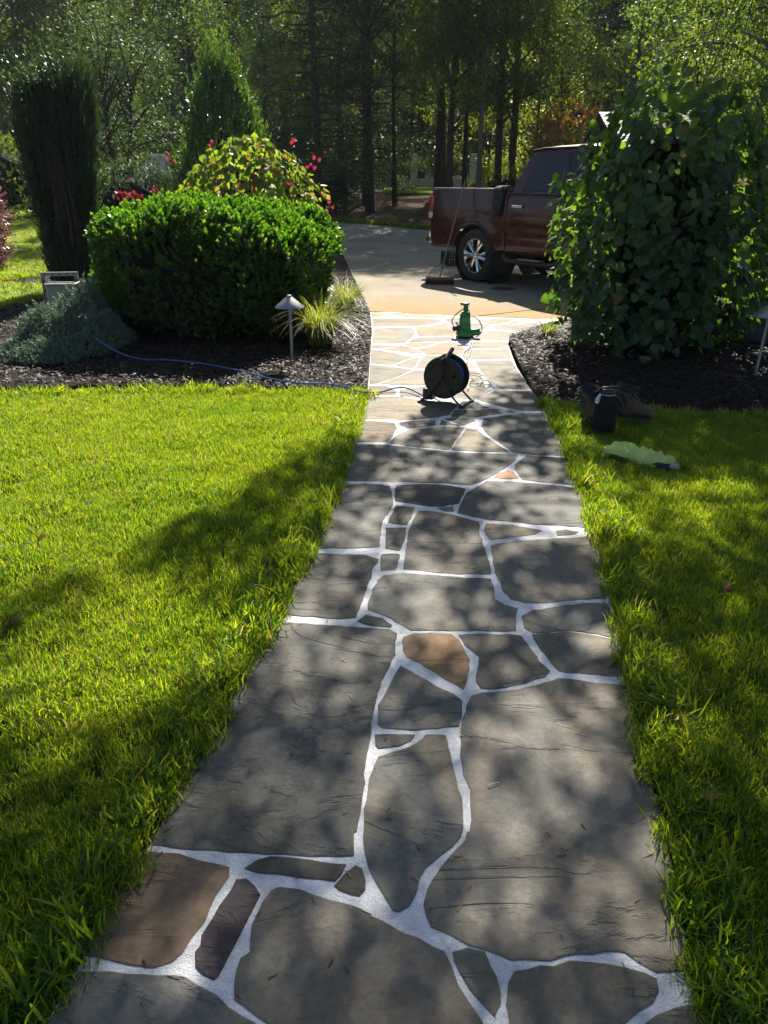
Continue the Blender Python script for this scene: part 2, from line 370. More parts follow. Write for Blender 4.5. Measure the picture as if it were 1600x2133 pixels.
# ---- outlines measured in the photograph
PATH_L = [(771, 650), (775, 690), (770, 760), (766, 820), (742, 905), (722, 975), (700, 1040), (650, 1150), (580, 1285), (500, 1430), (400, 1600), (310, 1765), (165, 2010), (95, 2133), (30, 2250)]
PATH_R = [(1185, 664), (1140, 672), (1090, 690), (1062, 705), (1058, 716), (1075, 760), (1100, 800), (1125, 836), (1160, 900), (1190, 965), (1225, 1060), (1255, 1180), (1285, 1310), (1310, 1420), (1335, 1550), (1375, 1700), (1410, 1880), (1440, 2040), (1462, 2133), (1490, 2250)]
PATH_TOP = [(812, 649), (862, 652), (925, 656), (1000, 659), (1075, 662), (1120, 664)]
def W(L, z=0.0): return [G(a, b, z).to_2d() for a, b in L]
wl_, wr_ = W(PATH_L), W(PATH_R)
path_poly = wl_[::-1] + W(PATH_TOP) + wr_
walk = sheet('walkway', path_poly, lambda x, y: -0.0020 + 0.0020 * noise.noise(Vector((x * 11, y * 11, 0))) + 0.0012 * noise.noise(Vector((x * 31, y * 31, 4))), M['mortar'], 0.035)

# ---- flagstones, traced one by one
ZN = {1: (100, 1733, .4375), 2: (750, 1733, .4375), 3: (700, 1250, .4375), 4: (560, 960, .4625), 5: (700, 820, .34375), 6: (750, 640, .25), 0: (0, 0, 1)}
T_ = 'tan'; O_ = 'ochre'; P_ = 'purple'; B_ = 'blue'; S_ = 'slate'; D_ = 'dark'; L_ = 'light'
STONES = [
 (O_, [(1, [(455,88),(620,108),(780,150),(862,170),(850,215),(800,300),(740,420),(680,510),(640,575),(580,615),(500,638),(400,632),(300,605),(190,580),(140,570)])]),
 (P_, [(1, [(905,228),(945,222),(985,255),(1008,300),(985,340),(960,400),(920,460),(890,520),(850,600),(800,690),(785,703),(740,670),(705,640),(705,570),(730,540),(735,490),(790,410),(820,350),(870,280)])]),
 (S_, [(1, [(148,665),(300,668),(450,688),(600,690),(650,700),(720,735),(800,780),(860,835),(920,880),(975,914)]), (0, [(575,2180),(600,2245),(35,2245)])]),
 (S_, [(1, [(1060,275),(1100,268),(1200,278),(1270,300),(1340,330),(1420,345),(1480,365),(1540,395)]), (2, [(0,372),(100,424),(200,478),(280,512),(340,542),(400,577),(415,600),(430,650),(470,730),(510,800),(560,880),(580,914)]), (0, [(1020,2180),(1030,2245),(640,2245),(610,2180)]), (1, [(1060,914),(1000,880),(930,820),(895,790),(895,660),(920,600),(965,580),(970,520),(980,440),(1000,400),(1030,340)])]),
 (D_, [(1, [(945,165),(1000,140),(1060,122),(1200,130),(1420,155),(1390,200),(1360,230),(1250,215),(1100,200),(1000,190),(960,180)])]),
 (D_, [(1, [(1470,162),(1490,180),(1515,230),(1510,270),(1480,300),(1440,298),(1385,280),(1365,255),(1420,205)])]),
 (S_, [(0, [(572,1296),(640,1299),(740,1306),(812,1311)]), (3, [(285,160),(280,260),(240,340),(195,440),(175,540),(165,620),(150,700),(135,830),(115,970),(95,1100)]), (1, [(1455,0),(1450,112),(1250,110),(1050,102),(870,90),(700,80),(490,58)]), (0, [(400,1600),(500,1430),(545,1350)])]),
 (T_, [(3, [(320,175),(370,160),(450,155),(550,162),(580,190),(610,230),(632,280),(636,330),(620,400),(605,425),(560,395),(480,345),(400,300),(340,270),(318,240)])]),
 (S_, [(3, [(305,310),(330,325),(400,365),(480,410),(560,450),(600,480),(598,540),(580,600),(480,608),(350,615),(220,605),(205,590),(208,500),(240,440),(280,360)])]),
 (D_, [(3, [(190,640),(300,640),(375,645),(360,668),(300,690),(200,705),(188,690)])]),
 (S_, [(3, [(430,640),(522,642),(532,700),(548,770),(572,840),(588,900),(598,970),(606,1020),(600,1080),(585,1125)]), (2, [(435,70),(375,110),(310,170),(285,215),(262,290),(228,350),(185,380),(160,368),(110,285),(65,205),(28,115),(18,40)]), (3, [(132,1130),(138,1040),(147,950),(165,850),(185,785),(210,745),(290,715),(370,690),(415,660)])]),
 (S_, [(3, [(650,455),(700,440),(830,430),(950,405),(1060,372),(1200,388),(1300,398),(1390,405)]), (0, [(1335,1550),(1375,1700),(1410,1880),(1428,1975),(1436,2020)]), (2, [(1410,668),(1330,625),(1262,572),(1230,565),(1100,572),(980,580),(900,605),(720,600),(600,560),(520,530),(430,490),(340,450),(325,400),(312,340),(325,270),(350,220),(400,160),(450,100),(500,40),(515,0)]), (3, [(630,1105),(645,1040),(648,970),(640,900),(610,830),(595,740),(597,650),(605,570),(625,500)])]),
 (B_, [(2, [(450,570),(520,560),(595,575),(620,640),(640,690),(665,760),(668,820),(640,878),(590,830),(530,740),(480,660),(455,610)])]),
 (S_, [(2, [(740,665),(800,650),(920,635),(1000,618),(1100,618),(1180,635),(1280,655),(1350,675),(1410,705),(1420,760),(1390,810),(1330,850),(1255,914)]), (0, [(1275,2160),(1240,2245),(1060,2245)]), (2, [(710,900),(702,820),(710,720)])]),
 (S_, [(0, [(1408,2098),(1440,2092),(1462,2133),(1488,2245),(1265,2245),(1310,2160),(1365,2115)])]),
 (S_, [(4, [(195,415),(440,425),(495,442),(468,480),(458,525),(432,595),(408,665),(385,705),(330,712),(200,700),(60,690),(110,590),(160,490)])]),
 (S_, [(4, [(520,515),(600,505),(720,512),(850,522),(1000,530),(1010,560),(1020,620),(1060,645),(1120,665),(1108,700),(1110,765),(950,765),(750,762),(640,762),(590,735),(530,695),(445,670),(450,640),(470,580),(495,535)])]),
 (B_, [(4, [(400,720),(440,695),(510,710),(550,740),(545,748),(470,740)])]),
 (S_, [(4, [(1000,380),(1100,362),(1300,350),(1400,345),(1465,335),(1500,560),(1515,620),(1400,622),(1250,638),(1150,635),(1090,622),(1060,590),(1045,550),(1020,500),(1010,440)])]),
 (S_, [(3, [(885,75),(940,48),(1050,32),(1200,15),(1290,15),(1325,178),(1240,158),(1100,140),(1000,152),(935,153),(900,130)])]),
 (S_, [(3, [(935,161),(1000,160),(1100,149),(1240,167),(1328,188),(1368,362),(1200,350),(1100,345),(1060,335),(1020,290),(960,210)])]),
 (S_, [(3, [(580,165),(700,160),(850,165),(880,170),(920,220),(970,290),(1015,335),(990,365),(900,395),(760,420),(690,420),(670,390),(680,310),(685,270),(650,240),(620,215)])]),
 (S_, [(4, [(675,225),(720,225),(840,245),(945,275),(948,330),(965,380),(985,440),(1000,510),(850,508),(720,498),(605,488),(615,440),(625,360),(640,290),(662,250)])]),
 (D_, [(4, [(575,200),(655,210),(640,255),(620,288),(535,278),(555,240)])]),
 (D_, [(4, [(530,300),(620,300),(612,350),(590,402),(525,392)])]),
 (S_, [(4, [(510,420),(580,415),(592,420),(570,490),(505,492),(502,455)])]),
 (S_, [(4, [(335,108),(450,100),(545,110),(555,150),(555,200),(535,240),(510,270),(502,330),(495,388),(400,392),(230,392),(205,390),(250,290),(300,170)])]),
 (D_, [(4, [(575,110),(700,103),(800,108),(885,125),(870,160),(855,190),(780,203),(720,203),(640,190),(570,180),(568,140)])]),
 (S_, [(4, [(760,212),(830,205),(832,228),(790,225)])]),
 (S_, [(4, [(915,130),(985,88),(1100,92),(1250,105),(1395,122),(1425,220),(1445,300),(1300,290),(1200,285),(1050,268),(980,262),(920,250),(850,235),(870,185),(890,145)])]),
 (L_, [(4, [(985,280),(1100,290),(1230,312),(1200,328),(1080,345),(1000,355),(980,330),(970,300)])]),
 (L_, [(4, [(1290,315),(1340,308),(1400,320),(1380,330),(1300,336)])]),
 (S_, [(5, [(115,308),(300,308),(480,330),(680,352),(900,362),(1100,370),(1080,410),(1035,440),(960,490),(870,535),(820,555),(720,545),(600,540),(400,535),(200,530),(60,525),(90,420)])]),
 (S_, [(5, [(1160,372),(1250,380),(1400,390),(1440,460),(1470,550),(1300,540),(1130,520),(1090,465),(1085,430),(1120,400)])]),
 ('brown', [(5, [(1045,462),(1075,475),(1105,512),(1020,515),(955,508),(990,480)])]),
 (S_, [(5, [(890,150),(1000,135),(1110,122),(1250,115),(1300,220),(1390,372),(1250,372),(1080,355),(1000,300),(930,255),(885,200)])]),
 (L_, [(5, [(790,215),(850,212),(880,240),(960,295),(1050,350),(900,350),(700,342),(740,280)])]),
 (L_, [(5, [(380,245),(450,220),(600,205),(700,200),(775,208),(740,260),(685,340),(500,322),(330,300),(350,270)])]),
 ('tanlight', [(5, [(170,165),(300,168),(355,180),(365,210),(340,255),(310,290),(260,292),(130,290),(140,240)])]),
 (S_, [(5, [(385,175),(450,165),(600,155),(598,190),(520,203),(440,208),(395,190)])]),
 (L_, [(5, [(640,160),(700,180),(755,192),(630,188)])]),
 (S_, [(5, [(660,150),(740,145),(840,148),(840,165),(770,190),(700,165)])]),
 (L_, [(5, [(190,20),(370,15),(520,40),(700,50),(735,70),(710,95),(690,125),(600,145),(450,158),(180,152)])]),
 (S_, [(5, [(715,100),(820,95),(1000,90),(1090,108),(1000,120),(850,140),(700,140)])]),
 (S_, [(5, [(760,45),(830,42),(900,75),(930,85),(740,92)])]),
 ('brown', [(6, [(95,42),(160,38),(220,50),(232,65),(150,75),(105,78)])]),
 (L_, [(6, [(255,45),(400,45),(560,58),(720,72),(700,85),(540,90),(400,85),(300,65)])]),
 ('tanlight', [(6, [(112,95),(400,92),(630,95),(690,115),(600,140),(480,155),(300,155),(112,160)])]),
 (L_, [(6, [(115,175),(300,165),(430,170),(460,205),(440,240),(400,275),(370,300),(108,300),(110,250)])]),
 ('tanlight', [(6, [(470,165),(560,160),(720,130),(780,160),(800,200),(795,235),(600,238),(490,238),(475,200)])]),
 (L_, [(6, [(490,250),(780,247),(780,275),(540,285),(410,290),(440,265)])]),
 (T_, [(6, [(390,300),(520,292),(640,292),(560,320),(440,335),(395,325)])]),
 ('tanlight', [(6, [(480,345),(600,325),(700,290),(800,300),(870,345),(850,385),(780,392),(560,392)])]),
 (L_, [(6, [(100,310),(360,325),(150,338),(102,342)])]),
 (L_, [(6, [(180,345),(380,325),(460,350),(520,378),(380,378)])]),
 (L_, [(6, [(96,355),(160,358),(300,385),(440,415),(350,445),(260,480),(92,465)])]),
 (L_, [(6, [(290,480),(440,425),(500,415),(460,490),(430,510)])]),
 (L_, [(6, [(470,505),(520,420),(560,400),(660,405),(660,520)])]),
 (L_, [(6, [(86,480),(240,490),(430,520),(300,580),(150,630),(80,640)])]),
 (L_, [(6, [(180,635),(460,525),(660,530),(650,640),(340,650)])]),
 ('tanlight', [(6, [(75,655),(220,655),(300,700),(290,730),(70,735)])]),
 (L_, [(6, [(330,690),(540,660),(645,660),(640,745),(340,740)])]),
 (L_, [(6, [(930,290),(1225,290),(1235,345),(900,340)])]),
 (L_, [(6, [(890,355),(1238,352),(1255,425),(960,432),(850,400)])]),
 (L_, [(6, [(960,445),(1260,440),(1300,510),(1400,650),(1425,683),(1180,680),(1060,600),(1010,530)])]),
 (T_, [(6, [(880,470),(935,470),(950,505),(885,505)])]),
 (L_, [(6, [(865,520),(960,520),(1000,560),(1050,680),(1100,690),(950,770),(760,745),(700,640),(700,540)])]),
 (S_, [(0, [(993,830),(1032,814),(1108,814),(1123,838),(1131,855),(1080,854),(1030,843)])]),
 (L_, [(6, [(990,105),(1150,88),(1290,95),(1200,135),(1110,140),(1010,125)])]),
 (T_, [(6, [(1215,135),(1290,110),(1330,125),(1240,138)])]),
 (L_, [(6, [(1130,148),(1350,138),(1500,112),(1430,180),(1300,198),(1110,182)])]),
 (L_, [(6, [(1020,200),(1100,192),(1290,212),(1240,275),(960,265),(985,225)])]),
 (L_, [(6, [(720,92),(850,85),(880,120),(790,150),(730,118)])]),
 ('tanlight', [(6, [(900,140),(1000,130),(1090,150),(1000,190),(900,185)])]),
]
SCOL = {'slate': (0.112, 0.107, 0.096), 'dark': (0.075, 0.069, 0.060), 'light': (0.115, 0.103, 0.080), 'tan': (0.20, 0.142, 0.09), 'ochre': (0.18, 0.132, 0.092),
        'purple': (0.062, 0.050, 0.058), 'blue': (0.085, 0.10, 0.10), 'brown': (0.20, 0.105, 0.06), 'tanlight': (0.145, 0.105, 0.060)}
def flagstone(col, segs, idx):
    P = []
    for z, L in segs:
        ox, oy, s = ZN[z]; P += [G(ox + s * a, oy + s * b).to_2d() for a, b in L]
    area = sum(P[i].x * P[(i + 1) % len(P)].y - P[(i + 1) % len(P)].x * P[i].y for i in range(len(P)))
    if area < 0: P = P[::-1]
    # chipped edge: resample and jitter
    Q = []; n = len(P)
    for i in range(n):
        a, b = P[i], P[(i + 1) % n]; d = b - a; k = max(1, int(d.length / 0.028)); nm = Vector((d.y, -d.x)).normalized() if d.length > 1e-6 else Vector((0, 0))
        for j in range(k):
            p = a.lerp(b, j / k)
            e = noise.noise(Vector((p.x * 26, p.y * 26, idx * 3.1))) * 0.0065 + noise.noise(Vector((p.x * 90, p.y * 90, idx))) * 0.0034
            Q.append(p + nm * (e + .0025))
    n = len(Q); inn = []
    for i in range(n):
        d = Q[(i + 1) % n] - Q[i - 1]; nm = Vector((-d.y, d.x)).normalized() if d.length > 1e-6 else Vector((0, 0))
        inn.append(Q[i] + nm * 0.004)
    tx, ty = random.uniform(-.002, .002), random.uniform(-.002, .002); c = sum(Q, Vector((0, 0))) / n; z0 = random.uniform(0.0, 0.0012)
    zt = lambda p: z0 + max(-0.0012, min(0.0015, tx * (p.x - c.x) + ty * (p.y - c.y)))
    V = [(p.x, p.y, -0.04) for p in Q] + [(p.x, p.y, zt(p) - 0.001) for p in Q] + [(p.x, p.y, zt(p)) for p in inn]
    F = [(i, (i + 1) % n, n + (i + 1) % n, n + i) for i in range(n)] + [(n + i, n + (i + 1) % n, 2 * n + (i + 1) % n, 2 * n + i) for i in range(n)] + [tuple(range(2 * n, 3 * n))]
    o = link('flagstone', mesh_pd('flagstone', V, F), M['stone'], walk)
    k = random.uniform(0.78, 1.34); w = random.uniform(-.07, .08); cc = SCOL[col]
    o.color = (cc[0] * k * (1 + w), cc[1] * k, cc[2] * k * (1 - w), 1)
for i, (c, s) in enumerate(STONES): flagstone(c, s, i)

# ---- driveway in poured slabs
def clip(poly, p0, d, side, gap):
    nrm = Vector((-d.y, d.x)).normalized() * side; out = []; n = len(poly)
    f = lambda q: (q - p0).dot(nrm) - gap
    for i in range(n):
        a, b = poly[i], poly[(i + 1) % n]; fa, fb = f(a), f(b)
        if fa >= 0: out.append(a)
        if (fa >= 0) != (fb >= 0): out.append(a.lerp(b, fa / (fa - fb)))
    return out
drive_poly = W([(1185, 664), (1140, 671), (1120, 663), (1075, 661), (1000, 658), (925, 655), (862, 651), (812, 648), (771, 648), (752, 610), (728, 560), (700, 500), (685, 470)]) + [Vector((-2.0, 27.0)), Vector((2.0, 23.6)), Vector((9.0, 20.5)), Vector((16.0, 19.0)), Vector((16.0, 7.6)), Vector((9.0, 8.2)), Vector((5.2, 8.75)), Vector((3.4, 8.95))]
drive = sheet('driveway', drive_poly, lambda x, y: terrain(x, y) - 0.016, plain('joint_filler', (0.05, 0.045, 0.04), 0.9), 0.6)
pieces = [drive_poly]
for a, b in [(G(915, 667), G(1150, 640)), (G(780, 563), G(925, 553)), (Vector((2.6, 9, 0)), Vector((5.2, 14, 0))), (G(700, 505), G(900, 512))]:
    p0 = a.to_2d(); d = (b - a).to_2d(); nw = []
    for q in pieces:
        for s in (1, -1):
            c = clip(q, p0, d, s, 0.016)
            if len(c) > 2: nw.append(c)
    pieces = nw
for q in pieces:
    sheet('slab', q, lambda x, y: terrain(x, y) - 0.004, M['concrete'], 0.6, kind=None, parent=drive)

# ---- planting beds
def mound(cx, cy, rx, ry, h): return lambda x, y: h * max(0.0, 1 - ((x - cx) / rx) ** 2 - ((y - cy) / ry) ** 2)
bedL_poly = [p + Vector((-0.012, 0)) for p in W([(771, 650), (776, 690), (770, 760), (766, 819)])] + W([(600, 816), (430, 813), (200, 815), (0, 818)]) + [Vector((-5.5, 6.0)), Vector((-5.6, 8.6))] + W([(0, 645), (60, 632), (110, 606)]) + [Vector((-6.6, 13.0)), Vector((-5.6, 15.5)), Vector((-2.6, 18.5)), Vector((-1.5, 19.0))] + W([(700, 500), (728, 560), (752, 610)])
mL = mound(-2.3, 8.8, 3.6, 4.2, 0.10)
bedL = sheet('mulch_bed', bedL_poly, lambda x, y: mL(x, y) - 0.01, M['mulch_bed'], 0.2)
bedR_poly = W([(1125, 838), (1100, 801), (1076, 760), (1059, 716), (1063, 706), (1091, 691), (1141, 673), (1184, 666)]) + [Vector((3.4, 8.9)), Vector((5.2, 8.7)), Vector((9.0, 8.1))] + [Vector((8.0, 5.3))] + W([(1600, 868), (1400, 862), (1200, 847)])
mR = mound(3.2, 7.4, 3.2, 1.9, 0.12)
bedR = sheet('mulch_bed', bedR_poly, lambda x, y: mR(x, y) - 0.008, M['mulch_bed'], 0.2)
strip_poly = [Vector((-12.5, 20.6)), Vector((-9.6, 20.4)), Vector((-8.3, 19.6)), Vector((-8.2, 18.6)), Vector((-9.4, 18.7)), Vector((-12.5, 19.2))]
sheet('mulch_strip', strip_poly, lambda x, y: terrain(x, y) + 0.012, M['mulch_bed'], 0.5)
def chips(name, polys, zf, dens, parent_label):
    xs = [p[0] for p in polys]; ys = [p[1] for p in polys]; x0, x1, y0, y1 = min(xs), max(xs), min(ys), max(ys)
    n = int((x1 - x0) * (y1 - y0) * dens); X = RNG.uniform(x0, x1, n); Y = RNG.uniform(y0, y1, n)
    k = inside([(p[0], p[1]) for p in polys], X, Y) & (Y < 14.0) & ((Y < 10.5) | (RNG.uniform(size=len(Y)) < .5)); X = X[k]; Y = Y[k]; n = len(X)
    Z = np.array([zf(a, b) for a, b in zip(X, Y)]) + RNG.uniform(0.0, 0.022, n)
    th = RNG.uniform(0, 2 * np.pi, n); D = np.stack([np.cos(th), np.sin(th), RNG.normal(0, .32, n)], 1)
    Nn = np.stack([RNG.normal(0, .4, n), RNG.normal(0, .4, n), np.ones(n)], 1)
    S = RNG.uniform(0.018, 0.052, n)
    base = np.array([[-.13, -.5, 0], [.15, -.46, .02], [.11, .0, .07], [.17, .5, 0], [-.12, .44, .03], [-.16, 0, .08]])
    o = link(name, leaf_mesh(name, np.stack([X, Y, Z], 1), D, Nn, S, base, np.array([[0, 1, 2, 5], [5, 2, 3, 4]])), M['chip'])
    return tag(o, parent_label, 'mulch', kind='stuff')
def leaf_mesh(name, P, D, Nn, S, base, faces, rnd=None):
    "n leaves as one mesh: P place, D along, Nn face normal, S length"
    n = len(P); D = D / np.linalg.norm(D, axis=1, keepdims=True)
    Wd = np.cross(D, Nn); Wd /= (np.linalg.norm(Wd, axis=1, keepdims=True) + 1e-9); Nn = np.cross(Wd, D)
    S = np.asarray(S).reshape(-1, 1, 1)
    V = P[:, None, :] + S * (base[None, :, 0:1] * Wd[:, None, :] + base[None, :, 1:2] * D[:, None, :] + base[None, :, 2:3] * Nn[:, None, :])
    k = len(base); F = (faces[None, :, :] + (np.arange(n) * k)[:, None, None]).reshape(-1, faces.shape[1])
    if rnd is None: rnd = RNG.uniform(0, 1, n)
    return mesh_np(name, V.reshape(-1, 3), F, np.repeat(rnd, k))
chips('mulch', bedL_poly, mL, 1150, 'dark shredded bark mulch covering the planting bed left of the walk')
chips('mulch', bedR_poly, mR, 1150, 'dark shredded bark mulch covering the planting bed right of the walk')

# ---- lawns
lawnL_poly = wl_[3:][::-1] + W([(600, 820), (430, 817), (200, 819), (0, 822)]) + [Vector((-5.5, 6.0)), Vector((-5.5, 0.7))]
lawnR_poly = wr_[7:] + [Vector((5.6, 0.7)), Vector((5.6, 5.25))] + W([(1600, 872), (1400, 866), (1200, 851)])
lawnF_poly = W([(0, 643), (60, 630), (110, 604)]) + [Vector((-6.62, 13.0)), Vector((-5.62, 15.5)), Vector((-4.5, 17.0)), Vector((-4.6, 22.0)), Vector((-7, 30)), Vector((-9, 37)), Vector((-26, 39)), Vector((-26, 8.6)), Vector((-5.62, 8.6))]
sheet('lawn', lawnL_poly, lambda x, y: -0.012, M['soil'], 0.4)
sheet('lawn', lawnR_poly, lambda x, y: -0.012, M['soil'], 0.4)
sheet('lawn', lawnF_poly, lambda x, y: terrain(x, y) + 0.003, M['turf'], 0.8)
verge_poly = [Vector((-2.3, 27.6)), Vector((1.6, 24.4)), Vector((9, 21.3)), Vector((9, 20.7)), Vector((2.0, 23.7)), Vector((-2.0, 27.05))]
sheet('lawn', verge_poly, lambda x, y: terrain(x, y) + 0.004, M['turf'], 0.6)
meadow_poly = [Vector((0, 43)), Vector((9, 42)), Vector((9, 54)), Vector((0, 54))]
sheet('lawn', meadow_poly, lambda x, y: terrain(x, y) + 0.02, M['turf'], 2.0)
# tufts that grass is made of
TUFTS = bpy.data.collections.new('grass_tufts')
def make_tuft(i, nb, rad, h, w):
    V = []; F = []; r = []
    for b in range(nb):
        a = RNG.uniform(0, 2 * np.pi); q = rad * math.sqrt(RNG.uniform()); bx, by = q * math.cos(a), q * math.sin(a)
        la = RNG.uniform(0, 2 * np.pi); H = h * RNG.uniform(.55, 1.15); lean = RNG.uniform(.1, .75) * H
        dx, dy = math.cos(la), math.sin(la); fa = la + RNG.normal(0, .8) + math.pi / 2; wx, wy = math.cos(fa), math.sin(fa); ww = w * RNG.uniform(.7, 1.2)
        n = len(V)
        for t, k in ((0, .8), (.4, 1), (.75, .72)):
            x = bx + dx * lean * t * t; y = by + dy * lean * t * t; z = H * (t - .22 * t * t * lean / H)
            V += [(x - wx * ww * k, y - wy * ww * k, z), (x + wx * ww * k, y + wy * ww * k, z)]
        V += [(bx + dx * lean * 1.05, by + dy * lean * 1.05, H * (1 - .28 * lean / H)), (bx + dx * lean * 1.05 + 1e-4, by + dy * lean * 1.05, H * (1 - .28 * lean / H))]
        F += [(n, n + 1, n + 3, n + 2), (n + 2, n + 3, n + 5, n + 4), (n + 4, n + 5, n + 7, n + 6)]
        r += [min(.93, max(0, RNG.normal(.5, .2))) if RNG.uniform() > .05 else 1.0] * 8
    me = mesh_np('grass_tuft', V, F, r); me.materials.append(M['grass'])
    o = bpy.data.objects.new('grass_tuft', me); TUFTS.objects.link(o)
for i in range(6): make_tuft(i, 48, 0.050, 0.062, 0.0018)
ng = bpy.data.node_groups.new('grass_scatter', 'GeometryNodeTree')
ng.interface.new_socket('Geometry', in_out='INPUT', socket_type='NodeSocketGeometry'); ng.interface.new_socket('Geometry', in_out='OUTPUT', socket_type='NodeSocketGeometry')
gi = ng.nodes.new('NodeGroupInput'); go = ng.nodes.new('NodeGroupOutput')
ci = ng.nodes.new('GeometryNodeCollectionInfo'); ci.inputs[0].default_value = TUFTS; ci.inputs[1].default_value = True; ci.inputs[2].default_value = True
ip = ng.nodes.new('GeometryNodeInstanceOnPoints'); ip.inputs['Pick Instance'].default_value = True
def nattr(nm, ty):
    a = ng.nodes.new('GeometryNodeInputNamedAttribute'); a.data_type = ty; a.inputs[0].default_value = nm; return a.outputs[0]
ng.links.new(gi.outputs[0], ip.inputs['Points']); ng.links.new(ci.outputs[0], ip.inputs['Instance'])
ng.links.new(nattr('idx', 'INT'), ip.inputs['Instance Index'])
ng.links.new(nattr('rot', 'FLOAT_VECTOR'), ip.inputs['Rotation']); ng.links.new(nattr('scl', 'FLOAT_VECTOR'), ip.inputs['Scale'])
ng.links.new(ip.outputs[0], go.inputs[0])
def grass(name, poly, dens, zf, label, scale=1.0, keep=None, wide=1.0):
    poly = [(p[0], p[1]) for p in poly]; xs = [p[0] for p in poly]; ys = [p[1] for p in poly]
    n = int((max(xs) - min(xs)) * (max(ys) - min(ys)) * dens)
    X = RNG.uniform(min(xs), max(xs), n); Y = RNG.uniform(min(ys), max(ys), n); k = inside(poly, X, Y)
    if keep is not None: k &= keep(X, Y)
    X = X[k]; Y = Y[k]; n = len(X)
    Z = np.array([zf(a, b) for a, b in zip(X, Y)], float)
    me = bpy.data.meshes.new(name); me.vertices.add(n); me.vertices.foreach_set('co', np.stack([X, Y, Z], 1).astype(np.float32).ravel())
    clump = np.array([noise.noise(Vector((a * 3.2, b * 3.2, 0))) for a, b in zip(X, Y)])
    s = (scale * (1 + .38 * clump) * RNG.uniform(.8, 1.2, n)).astype(np.float32)
    a = me.attributes.new('scl', 'FLOAT_VECTOR', 'POINT'); a.data.foreach_set('vector', np.stack([s * wide, s * wide, s], 1).ravel())
    a = me.attributes.new('rot', 'FLOAT_VECTOR', 'POINT'); a.data.foreach_set('vector', np.stack([RNG.normal(0, .16, n), RNG.normal(0, .16, n), RNG.uniform(0, 6.28, n)], 1).astype(np.float32).ravel())
    a = me.attributes.new('idx', 'INT', 'POINT'); a.data.foreach_set('value', RNG.integers(0, 6, n).astype(np.int32))
    o = link(name, me, M['grass']); md = o.modifiers.new('scatter', 'NODES'); md.node_group = ng
    return tag(o, label, 'grass', kind='stuff')
def vis(X, Y):      # keep what the place shows from around the walk
    return (Y > 0.75) & (np.abs(X) < 0.62 * Y + 1.0)
grass('lawn_grass', lawnL_poly, 860, lambda x, y: -0.014, 'bright mown grass of the lawn left of the walk', 0.95, vis)
grass('lawn_grass', lawnR_poly, 860, lambda x, y: -0.014, 'shaded mown grass of the lawn right of the walk', 0.95, vis)
def edge_pts(L, off, dens):
    out = []
    for a, b in zip(L[:-1], L[1:]):
        d = b - a; nm = Vector((-d.y, d.x)).normalized()
        for _ in range(int(d.length * dens)): out.append(tuple(a.lerp(b, RNG.uniform()) + nm * off * RNG.uniform(.7, 1.7)))
    return np.array(out)
def edge_grass(pts, label):
    n = len(pts); me = bpy.data.meshes.new('edge_grass'); me.vertices.add(n); me.vertices.foreach_set('co', np.concatenate([pts, np.full((n, 1), -.012)], 1).astype(np.float32).ravel())
    cl = np.array([noise.noise(Vector((p[0] * 5, p[1] * 5, 7))) for p in pts]); s = (1.25 * (1 + .55 * cl) * RNG.uniform(.75, 1.2, n)).astype(np.float32)
    me.attributes.new('scl', 'FLOAT_VECTOR', 'POINT').data.foreach_set('vector', np.stack([s * 1.25, s * 1.25, s], 1).ravel())
    me.attributes.new('rot', 'FLOAT_VECTOR', 'POINT').data.foreach_set('vector', np.stack([RNG.normal(0, .3, n), RNG.normal(0, .3, n), RNG.uniform(0, 6.28, n)], 1).astype(np.float32).ravel())
    me.attributes.new('idx', 'INT', 'POINT').data.foreach_set('value', RNG.integers(0, 6, n).astype(np.int32))
    o = link('edge_grass', me, M['grass']); o.modifiers.new('scatter', 'NODES').node_group = ng
    tag(o, label, 'grass', kind='stuff')
edge_grass(edge_pts([p.copy() for p in wl_[3:-1]], -.07, 62), 'longer grass hanging over the left edge of the walk')
edge_grass(edge_pts([p.copy() for p in wr_[7:-1]], .07, 62), 'longer grass hanging over the right edge of the walk')
edge_grass(edge_pts(W([(766, 821), (600, 818), (430, 815), (200, 817), (0, 820)]), .06, 45), 'ragged grass along the front of the left mulch bed')
edge_grass(edge_pts(W([(1600, 870), (1400, 864), (1200, 849), (1127, 842)]), .06, 45), 'ragged grass along the front of the right mulch bed')
strip_in = lambda X, Y: ~inside([(p.x, p.y) for p in strip_poly], X, Y)
grass('lawn_grass', lawnF_poly, 230, lambda x, y: terrain(x, y), 'sunlit grass of the far lawn beyond the dark upright yew', 1.25, lambda X, Y: strip_in(X, Y) & (X > -0.56 * Y - 1) & (Y < 30), 2.2)
grass('verge_grass', verge_poly, 120, lambda x, y: terrain(x, y), 'strip of grass along the far edge of the driveway', 1.6, None, 2.0)
